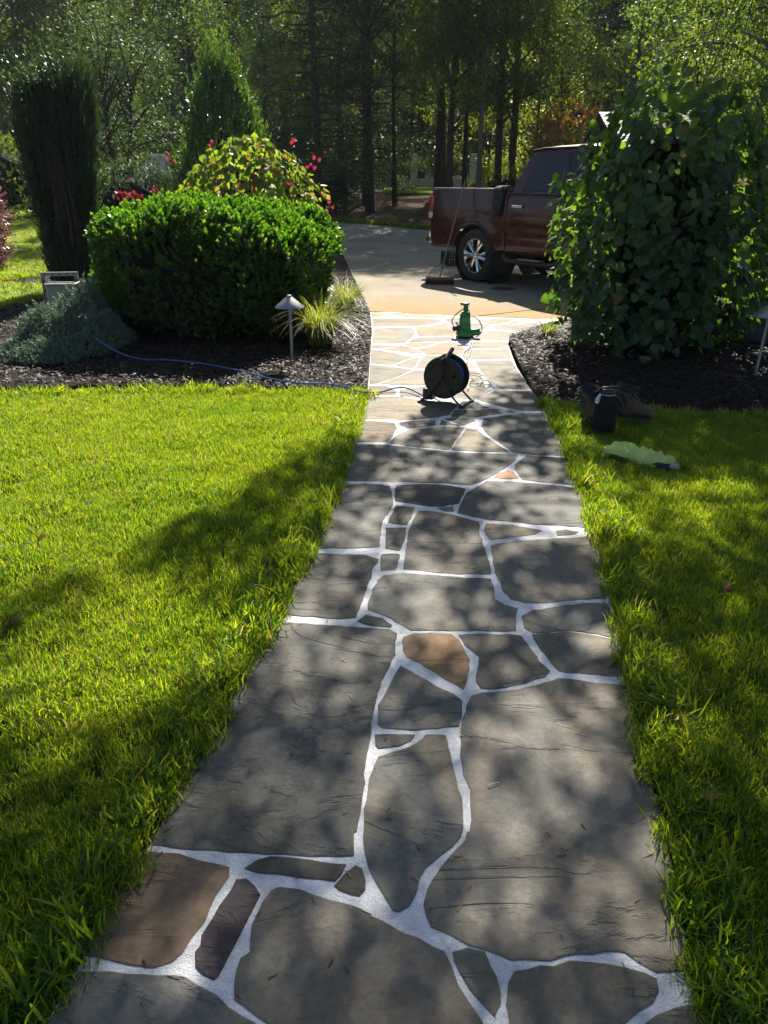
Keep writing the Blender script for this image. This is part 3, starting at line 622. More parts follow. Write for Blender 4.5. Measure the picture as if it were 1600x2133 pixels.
# ================================================================== PLANTS
OVAL = np.array([[0, 0, 0], [-.27, .48, .07], [0, 1, -.04], [.27, .48, .07]]); OVALF = np.array([[0, 1, 2, 3]])
WIDE = np.array([[0, 0, 0], [-.42, .42, .08], [0, 1, -.06], [.42, .42, .08]])
NEED = np.array([[-.07, 0, 0], [.07, 0, 0], [.045, 1, .02], [-.045, 1, .02]])
def unit(V): return V / (np.linalg.norm(V, axis=1, keepdims=True) + 1e-9)
def rdir(n): return unit(RNG.normal(size=(n, 3)))
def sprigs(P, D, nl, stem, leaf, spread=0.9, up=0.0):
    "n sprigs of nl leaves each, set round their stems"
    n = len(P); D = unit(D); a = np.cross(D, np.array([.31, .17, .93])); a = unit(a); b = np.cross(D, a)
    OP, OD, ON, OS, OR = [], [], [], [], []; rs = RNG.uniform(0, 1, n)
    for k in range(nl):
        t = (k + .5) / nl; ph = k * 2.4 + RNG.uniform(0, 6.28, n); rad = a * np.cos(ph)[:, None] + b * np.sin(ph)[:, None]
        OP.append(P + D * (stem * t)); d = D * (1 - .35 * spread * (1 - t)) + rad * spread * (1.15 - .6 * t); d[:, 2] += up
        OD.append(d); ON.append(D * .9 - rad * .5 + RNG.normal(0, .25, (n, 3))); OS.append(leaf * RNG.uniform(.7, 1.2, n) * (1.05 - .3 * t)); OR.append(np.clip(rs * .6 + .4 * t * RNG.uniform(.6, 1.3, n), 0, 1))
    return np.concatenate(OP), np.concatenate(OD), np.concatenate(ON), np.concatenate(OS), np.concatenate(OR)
def foliage(name, S, mat, parent=None, base=OVAL):
    P, D, Nn, s, r = S
    o = link(name, leaf_mesh(name, P, D, Nn, s, base, OVALF, r), mat, parent); return o
def superbox(n, half, e=4.0, bottom=-1.0):
    "points on a rounded box, with outward normals"
    P = RNG.uniform(-1, 1, (n, 3)); ax = RNG.choice(3, n, p=np.array([half[1] * half[2], half[0] * half[2], half[0] * half[1]]) / (half[1] * half[2] + half[0] * half[2] + half[0] * half[1]))
    P[np.arange(n), ax] = RNG.choice([-1, 1], n)
    P = P / (np.sum(np.abs(P) ** e, 1, keepdims=True) ** (1 / e))
    Nn = unit(np.sign(P) * np.abs(P) ** (e - 1) / np.array(half)); k = P[:, 2] > bottom
    return P[k] * np.array(half), Nn[k]
def bump3(P, f, s=0.0): return np.array([noise.noise(Vector((p[0] * f + s, p[1] * f, p[2] * f))) for p in P])

LM = {}
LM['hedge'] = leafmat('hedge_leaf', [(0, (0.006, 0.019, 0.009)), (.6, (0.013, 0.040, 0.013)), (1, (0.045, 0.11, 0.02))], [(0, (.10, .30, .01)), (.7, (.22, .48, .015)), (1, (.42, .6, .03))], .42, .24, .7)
LM['yew'] = leafmat('yew_needle', [(0, (0.006, 0.018, 0.009)), (1, (0.024, 0.062, 0.022))], [(0, (.03, .08, .015)), (1, (.10, .2, .03))], .2, .4, .4)
LM['juniper'] = leafmat('juniper_needle', [(0, (0.08, 0.125, 0.10)), (1, (0.24, 0.32, 0.25))], [(0, (.10, .18, .10)), (1, (.2, .3, .14))], .22, .55, .3)
LM['vine'] = leafmat('vine_leaf', [(0, (0.024, 0.050, 0.030)), (.7, (0.052, 0.092, 0.052)), (.98, (0.075, 0.125, 0.055)), (1, (.16, .10, .05))], [(0, (.14, .34, .02)), (.9, (.34, .56, .02)), (1, (.5, .35, .04))], .36, .58, .3)
LM['gold'] = leafmat('golden_leaf', [(0, (0.04, 0.075, 0.018)), (.6, (0.09, 0.13, 0.02)), (.85, (0.16, 0.12, 0.04)), (.95, (0.15, 0.05, 0.025)), (1, (.2, .02, .03))], [(0, (.22, .40, .02)), (.6, (.42, .54, .03)), (.85, (.45, .32, .05)), (.95, (.35, .12, .05)), (1, (.4, .03, .06))], .42, .5, .3)
LM['red'] = leafmat('crimson_leaf', [(0, (0.12, 0.010, 0.016)), (1, (0.26, 0.025, 0.04))], [(0, (.22, .012, .025)), (1, (.42, .035, .07))], .45, .45, .35)
LM['holly'] = leafmat('holly_leaf', [(0, (0.02, 0.05, 0.022)), (.75, (0.06, 0.12, 0.04)), (.95, (.12, .17, .04)), (1, (.2, .07, .04))], [(0, (.07, .2, .02)), (.8, (.22, .4, .03)), (1, (.5, .3, .05))], .32, .26, .6)
LM['wood_dark'] = leafmat('woodland_leaf_dark', [(0, (0.014, 0.032, 0.017)), (1, (0.038, 0.07, 0.028))], [(0, (.05, .11, .025)), (1, (.14, .24, .04))], .32, .55, .16)
LM['wood'] = leafmat('woodland_leaf', [(0, (0.02, 0.045, 0.014)), (.8, (0.045, 0.085, 0.02)), (1, (.09, .11, .02))], [(0, (.11, .23, .03)), (.8, (.28, .43, .03)), (1, (.52, .54, .05))], .42, .55, .18)
LM['wood_light'] = leafmat('woodland_leaf_light', [(0, (0.04, 0.075, 0.015)), (1, (0.10, 0.14, 0.02))], [(0, (.28, .42, .02)), (1, (.55, .58, .04))], .5, .42, .35)
LM['autumn'] = leafmat('autumn_leaf', [(0, (0.06, 0.06, 0.02)), (.5, (0.16, 0.09, 0.02)), (1, (0.18, 0.04, 0.03))], [(0, (.35, .4, .03)), (.5, (.6, .38, .03)), (1, (.5, .12, .06))], .5, .45, .3)
LM['maple'] = leafmat('purple_leaf', [(0, (0.05, 0.024, 0.03)), (1, (0.15, 0.075, 0.085))], [(0, (.15, .05, .06)), (1, (.34, .16, .17))], .4, .35, .5)
LM['clump'] = leafmat('clump_grass_blade', [(0, (0.05, 0.08, 0.015)), (.7, (0.14, 0.17, 0.03)), (1, (.38, .38, .22))], [(0, (.25, .35, .02)), (.7, (.5, .55, .04)), (1, (.6, .6, .3))], .45, .42, .35)
M['core'] = plain('shade_core', (0.012, 0.012, 0.008), 0.95, spec=.1, noise_amt=.4)  # near-black solid added inside plants to block light through the leaves

# ---- clipped hedge shrub left of the walk
hc = Vector((-1.80, 8.72, 0)); hh = (1.17, 1.12, .67)
t = thing('clipped_shrub', 'big clipped rounded box-shaped evergreen shrub behind the left path light', 'shrub', hc, R(-11))
P0, N0 = superbox(10500, hh, 3.3, -0.95); k = bump3(P0, 1.7) * .20 + bump3(P0, 5.0, 9) * .09
P = P0 + N0 * (k - .05 - np.abs(RNG.normal(0, .07, len(P0))))[:, None]; P[:, 2] += .66 + .05 * np.cos(P[:, 0] * 1.6)
D = N0 * .75 + np.array([0, -.05, .75]) + RNG.normal(0, .38, N0.shape)
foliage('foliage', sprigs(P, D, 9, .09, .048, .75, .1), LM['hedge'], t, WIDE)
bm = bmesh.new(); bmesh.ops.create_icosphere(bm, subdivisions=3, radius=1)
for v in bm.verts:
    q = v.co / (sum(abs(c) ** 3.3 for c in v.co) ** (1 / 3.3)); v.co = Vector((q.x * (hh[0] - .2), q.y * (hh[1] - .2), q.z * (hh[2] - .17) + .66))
me = bpy.data.meshes.new('shade_core'); bm.to_mesh(me); bm.free(); link('shade_core', me, M['core'], t)
mb = MB()
for i in range(9):
    a = i * .7; mb.tube([(math.cos(a) * .12, math.sin(a) * .1, 0), (math.cos(a) * .4, math.sin(a) * .3, .3), (math.cos(a) * .8, math.sin(a) * .6, .8)], [.022, .016, .008], 6)
mb.build('stem', M['twig'], t)

# ---- upright yew
yc = Vector((-4.66, 12.0, 0))
t = thing('columnar_yew', 'tall dark upright columnar yew standing left of the clipped shrub', 'conifer', yc)
n = 7000; u = RNG.uniform(0, 1, n) ** .9; lobe = RNG.uniform(size=n) < .5
rad = (.30 + .10 * ss(0, 1, .5) + .0 * u) + .06 * np.sin(u * 3.0); rad = .18 + .19 * u - .08 * np.clip((u - .93) / .07, 0, 1); th = RNG.uniform(0, 2 * np.pi, n)
cx = np.where(lobe, -.16, .17) * (.55 + .7 * u) + .10 * u * 1.2; cy = np.where(lobe, -.05, .05)
ridge = np.array([noise.noise(Vector((math.cos(a) * 5.0, math.sin(a) * 5.0, b * .9 + (5 if l else 0)))) for a, b, l in zip(th, u, lobe)]); rad = rad * (1 - .55 * np.clip((u - .82) / .18, 0, 1) ** 2)
rr = rad * (1 - np.abs(RNG.normal(0, .10, n))) * (1 + .42 * ridge); z = .12 + (2.74 + .55 * ridge - np.where(lobe, .16, 0)) * u; P = np.stack([cx + rr * np.cos(th) * .92, cy + rr * np.sin(th), z], 1)
D = np.stack([np.cos(th) * .28, np.sin(th) * .28, np.ones(n)], 1) + RNG.normal(0, .16, (n, 3))
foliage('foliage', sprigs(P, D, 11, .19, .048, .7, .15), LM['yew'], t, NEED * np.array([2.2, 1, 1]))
mb = MB()
for lx in (-.16, .17): mb.tube([(lx * .5, 0, 0), (lx * .8, 0, .8), (lx * 1.15 + .06, 0, 2.0), (lx * 1.25 + .12, 0, 2.8)], [.12, .17, .2, .16], 10)
mb.build('shade_core', M['core'], t)
for i in range(9):
    x = .05 + .035 * i + random.uniform(-.02, .02); zt_ = random.uniform(1.5, 2.2); MB().tube(catmull([(x * .8, -.30, .55 + random.uniform(0, .5)), (x + random.uniform(-.02, .02), -.40, 1.1), (x * .8 + .02, -.43, 1.55), (x * .4 - .02, -.41, zt_)], 3), list(np.linspace(random.uniform(.006, .012), .003, 10)), 5).build('bare_stem', M['twig'], t)

# ---- blue juniper mound
jc = Vector((-3.10, 7.66, 0))
t = thing('blue_juniper', 'low spreading blue-green juniper mound in front of the grey utility box', 'juniper', jc)
n = 5200; th = RNG.uniform(0, 2 * np.pi, n); q = np.sqrt(RNG.uniform(0, 1, n)); X = q * np.cos(th) * .54; Y = q * np.sin(th) * .86
bp_ = np.array([noise.noise(Vector((a * 3.3, b * 3.3, 4))) for a, b in zip(X, Y)]); b2 = np.array([noise.noise(Vector((a * 8, b * 8, 2))) for a, b in zip(X, Y)])
Z = .06 + (.36 + .16 * (Y / .86)) * np.clip(1 - q ** 2.6, 0, 1) * (1 + .75 * bp_ + .35 * b2) * RNG.uniform(.72, 1.05, n)
D = np.stack([np.cos(th) * q * 1.1, np.sin(th) * q * 1.1 - .15, np.ones(n) * .75], 1) + RNG.normal(0, .4, (n, 3))
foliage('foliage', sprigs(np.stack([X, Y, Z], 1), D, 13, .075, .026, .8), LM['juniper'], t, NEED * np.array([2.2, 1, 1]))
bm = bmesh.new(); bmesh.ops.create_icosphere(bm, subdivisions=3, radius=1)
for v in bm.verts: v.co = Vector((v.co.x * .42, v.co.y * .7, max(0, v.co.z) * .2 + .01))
me = bpy.data.meshes.new('shade_core'); bm.to_mesh(me); bm.free(); link('shade_core', me, M['core'], t)

# ---- leaves big enough to pick apart
def heart_mesh(name, w, cup, mat):
    out = [(0, 0), (-.22, -.10), (-.44, .02), (-.5, .28), (-.38, .58), (-.17, .82), (0, 1.0), (.17, .82), (.38, .58), (.5, .28), (.44, .02), (.22, -.10)]
    V = [(x * w, y, -cup * (abs(x) ** 1.3) * 1.6 - .18 * y * y + .02 * math.sin(9 * y + 7 * x)) for x, y in out] + [(0, .35, .02 - .02), (0, .68, -.07)]
    F = [(0, 1, 12), (1, 2, 12), (2, 3, 12), (3, 4, 12), (4, 13, 12), (4, 5, 13), (5, 6, 13), (6, 7, 13), (7, 8, 13), (8, 12, 13), (8, 9, 12), (9, 10, 12), (10, 11, 12), (11, 0, 12)]
    return V, F
HV, HF = heart_mesh('h', 1.05, .22, None); HVn = np.array(HV); HFn = np.array(HF)
def big_leaf_bush(root, P, D, Nn, S, mat, n_obj, view_from, leafname='leaf'):
    "the leaves that show largest are parts of their own, the rest one mass"
    loc = np.array(root.location); score = np.linalg.norm(P + loc - np.array(view_from), axis=1) - 4 * (np.sum(unit(P - P.mean(0)) * unit(np.array(view_from) - loc - P), 1) > .35)
    order = np.argsort(score); pick = np.zeros(len(P), bool); pick[order[:n_obj]] = True
    rest = ~pick
    o = link('leaf_mass', leaf_mesh('leaf_mass', P[rest], D[rest], Nn[rest], S[rest], HVn, HFn), mat, root, smooth=True); o['kind'] = 'stuff'
    vs = []
    for j in range(6):
        me = mesh_np('leaf', HVn * np.array([RNG.uniform(.85, 1.15), 1, RNG.uniform(.4, 1.7)]), HFn, np.full(len(HVn), (j + .5) / 6)); me.materials.append(mat); me.polygons.foreach_set('use_smooth', [True] * len(HFn)); vs.append(me)
    for i in np.nonzero(pick)[0]:
        d = Vector(D[i]).normalized(); w = d.cross(Vector(Nn[i])).normalized(); nn = w.cross(d)
        o = bpy.data.objects.new(leafname, vs[RNG.integers(0, 6)]); COL.objects.link(o); o.parent = root
        s = float(S[i]); o.matrix_local = Matrix(((w.x * s, d.x * s, nn.x * s, P[i][0]), (w.y * s, d.y * s, nn.y * s, P[i][1]), (w.z * s, d.z * s, nn.z * s, P[i][2]), (0, 0, 0, 1)))
def vine_points(n, prof, dep, depth_in, lump, seed):
    zs = [p[0] for p in prof]; rs = [p[1] for p in prof]
    z = RNG.uniform(zs[0], zs[-1], n * 2); w = np.interp(z, zs, rs); k = RNG.uniform(0, max(rs), n * 2) < w + .12; z = z[k][:n]; w = w[k][:n]; m = len(z)
    th = RNG.uniform(0, 2 * np.pi, m); lm = 1 + lump * np.array([noise.noise(Vector((math.cos(a) * 2.2, math.sin(a) * 2.2, b * 2 + seed))) for a, b in zip(th, z)])
    q = (1 - np.abs(RNG.normal(0, depth_in, m))) * lm
    P = np.stack([w * q * np.cos(th), w * q * np.sin(th) * dep, z], 1); O = np.stack([np.cos(th), np.sin(th), np.zeros(m)], 1)
    return P, O
# big-leaved vine-covered shrub right of the walk
t = thing('vine_shrub', 'tall mound of broad heart-shaped leaves right of the walk, hiding the truck front', 'shrub', (2.60, 7.62, 0.02))
Pc = []; Oc = []
for iz in range(11):
    z_ = .16 + .2 * iz; w_ = np.interp(z_, [.18, .45, .85, 1.2, 1.55, 1.85, 2.05, 2.2], [.64, .80, .86, .86, .80, .70, .56, .38])
    for ia in range(max(4, int(w_ * 17))):
        a_ = 2 * np.pi * (ia + RNG.uniform(.1, .9) + .5 * (iz % 2)) / max(4, int(w_ * 17)); f_ = w_ * RNG.uniform(.82, 1.12) * (1 + .22 * noise.noise(Vector((math.cos(a_) * 1.7, math.sin(a_) * 1.7, z_ * 1.6 + 3))))
        Pc.append((f_ * math.cos(a_), f_ * math.sin(a_) * .82, z_ + RNG.uniform(-.08, .08))); Oc.append((math.cos(a_), math.sin(a_), 0))
Pc = np.array(Pc); Oc = np.array(Oc)
kk = np.repeat(np.arange(len(Pc)), 38); rr = RNG.uniform(.10, .29, len(Pc))[kk]; of = unit(RNG.normal(size=(len(kk), 3)) + Oc[kk] * .9); P = Pc[kk] + of * (rr * RNG.uniform(.55, 1.1, len(kk)))[:, None] * np.array([1, 1, 1.15]); O = unit(of * .6 + Oc[kk]); P = P[P[:, 2] > .06]; O = O[:len(P)] if len(O) == len(P) else unit(P * np.array([1, 1, 0]))
Pi, Oi = vine_points(1300, [(.12, .6), (.8, .75), (1.5, .66), (2.0, .35)], .82, .2, .2, 5.0); P = np.concatenate([P, Pi * np.array([.85, .85, 1])]); O = np.concatenate([O, Oi])
P[:, 0] += .10 * (P[:, 2] / 2.2) ** 2
D = O * .5 + np.array([0, 0, -.8]) + RNG.normal(0, .55, O.shape); Nn = O + np.array([0, 0, .5]) + RNG.normal(0, .55, O.shape)
S = RNG.uniform(.045, .105, len(P))
big_leaf_bush(t, P, D, Nn, S, LM['vine'], 300, (0, 0, 1.6))
mb = MB()
for i in range(12):
    a = i * .55; r = .12 + .05 * (i % 3); mb.tube([(r * math.cos(a), r * math.sin(a), 0), (.4 * math.cos(a), .34 * math.sin(a), .7), (.5 * math.cos(a + .3), .45 * math.sin(a + .3), 1.4), (.3 * math.cos(a), .3 * math.sin(a), 2.0)], [.025, .02, .014, .006], 6)
mb.build('stem', M['twig'], t)
MB().lathe([(.25, .1), (.42, .5), (.48, 1.0), (.4, 1.5), (.22, 1.85), (.05, 1.95)], seg=16).build('shade_core', M['core'], t)
for i, (x, y, z, dx, dz) in enumerate([(.05, -.2, 2.15, .12, .32), (-.2, -.1, 2.1, -.1, .2), (.3, 0, 2.05, .1, .28), (-.9, -.3, 1.1, -.28, .02), (-.86, -.2, .55, -.18, -.06)]):
    MB().tube(catmull([(x, y, z), (x + dx * .5, y - .02, z + dz * .6), (x + dx, y - .04, z + dz)], 4), .004, 5).build('tendril', M['twig'], t)
# golden and red leaved shrub behind the hedge
t = thing('golden_shrub', 'golden and russet leaved shrub rising behind the clipped shrub', 'shrub', (-1.88, 11.6, 0.02))
P, O = vine_points(1800, [(.3, .75), (.8, .98), (1.3, 1.0), (1.65, .82), (1.9, .55), (2.1, .2)], .8, .12, .3, 8.0)
D = O * .5 + np.array([0, 0, -.7]) + RNG.normal(0, .5, O.shape); Nn = O * .7 + np.array([0, 0, .8]) + RNG.normal(0, .4, O.shape)
big_leaf_bush(t, P, D, Nn, RNG.uniform(.06, .11, len(P)), LM['gold'], 240, (0, 0, 1.6))
rm = mesh_np('red_leaf', HVn, HFn, np.full(len(HVn), .7)); rm.materials.append(LM['red'])
for (px, py) in [(352, 318), (362, 332), (348, 330), (440, 292), (436, 300), (612, 288), (608, 294), (656, 325), (664, 330), (648, 340), (655, 346), (686, 418), (692, 430), (680, 440), (640, 345)]:
    w = A(px, py, 11.1) - Vector(t.location); o = bpy.data.objects.new('red_leaf', rm); COL.objects.link(o); o.parent = t
    o.location = w; o.rotation_euler = (random.uniform(-1.6, -.8), random.uniform(-.5, .5), random.uniform(-.6, .6)); s = random.uniform(.038, .058); o.scale = (s, s, s)
mb = MB()
for i in range(10):
    a = i * .63; mb.tube([(.1 * math.cos(a), .1 * math.sin(a), 0), (.5 * math.cos(a), .4 * math.sin(a), .9), (.75 * math.cos(a), .55 * math.sin(a), 1.6)], [.025, .017, .006], 6)
for (px, py) in [(355, 335), (440, 300), (612, 298), (655, 345), (685, 435)]:
    w = A(px, py, 11.1) - Vector(t.location); mb.tube([(w.x * .8, w.y, w.z - .35), w], [.006, .003], 5)
mb.build('stem', M['twig'], t)

def leafy_shrub(name, label, cat, loc, half, n, leaf, mat, stem=.1, nl=7, e=2.4, spread=.8, core=.7, base=OVAL, group=None):
    t = thing(name, label, cat, loc, 0, group)
    P, Nn = superbox(n, half, e, -.9); k = bump3(P / max(half), 2.6, loc[0]) * .22 * min(half)
    P = P + Nn * (k - np.abs(RNG.normal(0, .10 * min(half), len(P))))[:, None]; P[:, 2] += half[2]
    foliage('foliage', sprigs(P, Nn * .8 + np.array([0, 0, .6]) + RNG.normal(0, .35, Nn.shape), nl, stem, leaf, spread), mat, t, base)
    bm = bmesh.new(); bmesh.ops.create_icosphere(bm, subdivisions=2, radius=1)
    for v in bm.verts: v.co = Vector((v.co.x * half[0] * core, v.co.y * half[1] * core, v.co.z * half[2] * core + half[2]))
    me = bpy.data.meshes.new('shade_core'); bm.to_mesh(me); bm.free(); link('shade_core', me, M['core'], t)
    MB().tube([(0, 0, -.02), (0.03, 0, half[2])], [.05, .03], 7).build('stem', M['twig'], t)
    return t
# cone holly
t = thing('cone_holly', 'cone-shaped holly with upright new shoots behind the golden shrub', 'holly', (-2.98, 16.0, 0.0))
n = 1700; u = RNG.uniform(0, 1, n) ** 1.25; th = RNG.uniform(0, 2 * np.pi, n); r = (1.05 * (1 - u) ** .6 + .05) * (1 - np.abs(RNG.normal(0, .12, n))); P = np.stack([r * np.cos(th), r * np.sin(th), .25 + 3.1 * u], 1)
D = np.stack([np.cos(th) * .55, np.sin(th) * .55, np.ones(n) * .8], 1) + RNG.normal(0, .25, (n, 3))
S1 = sprigs(P, D, 9, .24, .075, .7); n2 = 750; th = RNG.uniform(0, 2 * np.pi, n2); u = RNG.uniform(.1, .95, n2); r = 1.0 * (1 - u) ** .8
S2 = sprigs(np.stack([r * np.cos(th), r * np.sin(th), .4 + 3.0 * u], 1), np.stack([np.cos(th) * .12, np.sin(th) * .12, np.ones(n2)], 1) + RNG.normal(0, .12, (n2, 3)), 13, .75, .09, .65)
foliage('foliage', tuple(np.concatenate([a, b]) for a, b in zip(S1, S2)), LM['holly'], t)
MB().tube([(0, 0, 0), (0, 0, 2.6)], [.08, .02], 8).build('trunk', M['bark'], t)
MB().lathe([(.6, .3), (.55, .9), (.3, 1.8), (.08, 2.4)], seg=14, cap=True).build('shade_core', M['core'], t)
leafy_shrub('rose_bush', 'low rose bush with crimson blooms just behind the clipped shrub', 'rose bush', (-2.72, 10.3, 0), (.62, .4, .62), 420, .05, LM['gold'])
rose = bpy.data.objects['rose_bush']
for (px, py) in [(248, 406), (276, 407), (324, 402), (258, 409), (290, 411)]:
    w = A(px, py, 10.2) - Vector((-2.72, 10.3, 0)); P_, N_ = superbox(26, (.03, .03, .025), 2); S_r = (P_ + np.array(w), N_ + RNG.normal(0, .3, N_.shape), N_ + np.array([0, 0, .5]), np.full(len(P_), .045), RNG.uniform(0, 1, len(P_)))
    foliage('bloom', S_r, LM['red'], rose, WIDE); MB().tube([(w.x, w.y, w.z - .3), w], .004, 5).build('stalk', M['twig'], rose)
leafy_shrub('round_shrub', 'round sunlit shrub glimpsed right of the dark yew', 'shrub', (-8.15, 23.0, .15), (1.0, .9, .95), 1500, .07, LM['wood_light'], e=2.2)
leafy_shrub('dark_shrub', 'low dark rounded shrub between the yew and the golden shrub', 'shrub', (-5.2, 17.2, 0), (1.0, .8, .95), 1900, .06, LM['wood_dark'], e=2.2)
leafy_shrub('laurel_shrub', 'loose sunlit shrub at the left edge of the far lawn', 'shrub', (-12.6, 27.5, .3), (1.6, 1.2, 1.25), 1500, .09, LM['wood'], e=2.2)
t = leafy_shrub('purple_shrub', 'purple-leaved shrub at the left edge of the picture', 'shrub', (-7.55, 14.6, 0), (.72, .7, .88), 900, .075, LM['maple'], stem=.22, nl=9, e=2.0, core=.5)
leafy_shrub('understory_shrub', 'low green shrub at the wood edge behind the truck bed', 'shrub', (4.4, 30.5, .35), (1.1, 1.0, .8), 700, .10, LM['wood_light'], e=2.1, stem=.2)
leafy_shrub('understory_shrub', 'bushy shrub among trunks above the truck bed', 'shrub', (6.4, 29, .3), (1.7, 1.1, 1.3), 1000, .10, LM['wood'], e=2.1, stem=.2)
leafy_shrub('autumn_shrub', 'orange and red leaved shrub behind the truck cab', 'shrub', (6.1, 27.2, .25), (1.5, .9, 1.75), 1000, .11, LM['autumn'], e=2.0, stem=.25, core=.3)
leafy_shrub('understory_shrub', 'dark shrub at the wood edge left of the two white posts', 'shrub', (-2.6, 31.5, .4), (1.8, 1.0, .8), 1000, .10, LM['wood_dark'], e=2.1, stem=.2)

# ---- ornamental grass clumps
def clump(name, label, loc, nb, length, lean, width, spread=.12, bias=(0, 0)):
    t = thing(name, label, 'ornamental grass', loc); V = []; F = []; r = []
    for b in range(nb):
        a = RNG.uniform(0, 6.28); q = spread * math.sqrt(RNG.uniform()); bx, by = q * math.cos(a), q * math.sin(a); Ln = length * RNG.uniform(.55, 1.1); la = a + RNG.normal(0, .6); le = lean * RNG.uniform(.25, 1.25)
        dx, dy = math.cos(la) + bias[0], math.sin(la) + bias[1]; wx, wy = -math.sin(la), math.cos(la); n0 = len(V); ns = 6
        for k in range(ns + 1):
            s = k / ns; out = Ln * le * s * s; up = Ln * (s - .62 * le * s * s * s); w = width * (1 - .9 * s ** 2) * RNG.uniform(.95, 1.05)
            V += [(bx + dx * out - wx * w, by + dy * out - wy * w, up), (bx + dx * out + wx * w, by + dy * out + wy * w, up)]
            if k: F.append((n0 + 2 * k - 2, n0 + 2 * k - 1, n0 + 2 * k + 1, n0 + 2 * k))
        r += [RNG.uniform(.1, 1)] * (2 * ns + 2)
    link('blades', mesh_np('blades', V, F, r), LM['clump'], t); MB().lathe([(spread, -.02), (spread * .7, .05), (.01, .07)], seg=10).build('crown', M['core'], t)
clump('grass_clump', 'yellow-green arching grass clump right beside the left path light', tuple(G(668, 716, .08)), 560, .66, .95, .0040, .12)
clump('grass_clump', 'cream-striped arching grass clump at the driveway corner by the clipped shrub', tuple(G(720, 650, .05)), 440, .58, 1.0, .0036, .12)
clump('grass_clump', 'small arching grass clump at the foot of the tall vine mound', tuple(G(1143, 704, .04)), 170, .30, 1.0, .0035, .06)

# ================================================================== TREES
def tree_meshes(seed, h, r0, z0, rx, nblob, nleaf, leaf, lean=0.0, droop=0.0, blob=1.0, base=OVAL, conifer=False, wob=.25):
    rg = np.random.default_rng(seed); mb = MB(); rd = random.Random(seed)
    pts = [Vector((lean * z / h * h * .1 + wob * math.sin(z * .5 + seed) * z / h, wob * math.cos(z * .43 + seed * 2) * z / h, z)) for z in np.linspace(-.15, h, 9)]
    mb.tube(pts, [r0 * (1.25 if i == 0 else 1) * (1 - .8 * i / 8) for i in range(9)], 9)
    at = lambda z: pts[min(8, max(0, int((z + .15) / (h + .15) * 8)))]
    C = []
    for i in range(nblob):
        if conifer:
            u = (i + .5) / nblob; z = z0 + (h - z0) * u; rr = rx * (1 - u) ** .7 * rg.uniform(.35, 1.0)
        else:
            u = rg.uniform(0, 1); z = z0 + (h * 1.02 - z0) * u; rr = rx * math.sqrt(max(.05, 1 - (2 * u - .85) ** 2)) * math.sqrt(rg.uniform(.05, 1))
        a = i * 2.4 + rg.uniform(-.5, .5); tp = at(z - rr * (.0 if conifer else .5)); c = Vector((tp.x + rr * math.cos(a), tp.y + rr * math.sin(a), z - (rr * .25 if conifer else 0))); C.append(c)
        zb = max(1.0, z - rr * (.05 if conifer else .75)); b0 = at(zb); b0 = Vector((b0.x, b0.y, zb)); m = b0.lerp(c, .5) + Vector((0, 0, .12 * rr)); mb.tube([b0, m, c], [r0 * .28, r0 * .16, .012], 5)
        for _ in range(2):
            e = c + Vector(rg.normal(0, blob * .5, 3)); mb.tube([m.lerp(c, .5), e], [.02, .006], 4)
    C = np.array([tuple(c) for c in C]); k = rg.integers(0, len(C), nleaf); bs = rg.uniform(.6, 1.25, len(C))[k]
    off = rg.normal(0, .5, (nleaf, 3)) * blob * bs[:, None]; off[:, 2] *= (.28 if conifer else .6); P = C[k] + off; P[:, 2] -= droop * np.abs(off[:, 0] + off[:, 1])
    D = unit(off) * .6 + rg.normal(0, .6, (nleaf, 3)) + np.array([0, 0, -.35]); Nn = rg.normal(0, .6, (nleaf, 3)) + np.array([0, 0, .8])
    cm = leaf_mesh('crown', P, D, Nn, leaf * rg.uniform(.6, 1.25, nleaf), base, OVALF, np.clip(rg.uniform(0, 1, len(C))[k] * .6 + rg.uniform(0, .4, nleaf), 0, 1))
    tm = mesh_pd('trunk', mb.V, mb.F); tm.polygons.foreach_set('use_smooth', [True] * len(tm.polygons))
    return tm, cm
def place(kind, name, label, cat, loc, rz, s, leafm, barkm, group=None):
    t = thing(name, label, cat, loc, rz, group); t.scale = (s, s, s)
    tm, cm = kind
    for nm, me, mt in (('trunk', tm, barkm), ('crown', cm, leafm)):
        o = bpy.data.objects.new(nm, me); COL.objects.link(o); o.parent = t
        if not me.materials: me.materials.append(mt)
        o.material_slots[0].link = 'OBJECT'; o.material_slots[0].material = mt
    return t
K = {'tall1': tree_meshes(1, 15, .17, 4.2, 3.2, 42, 12000, .17, blob=1.05), 'tall2': tree_meshes(2, 17, .2, 5.0, 3.4, 46, 13000, .17, blob=1.1), 'tall3': tree_meshes(3, 14, .13, 3.4, 2.6, 40, 11000, .15, blob=.95),
     'slim': tree_meshes(4, 13, .10, 4.5, 2.2, 30, 8000, .15, blob=.9), 'under': tree_meshes(5, 6.5, .06, 1.2, 2.4, 40, 9000, .12, blob=.75), 'hem': tree_meshes(6, 15, .2, 1.0, 4.0, 110, 26000, .13, droop=.3, blob=.95, base=OVAL * np.array([.7, 1, 1]), conifer=True)}
def gz(x, y): return (x, y, terrain(x, y) - .05)
def at_px(px, Y): return ((px - 800) / FPX * (Y * CP + .3)) , Y
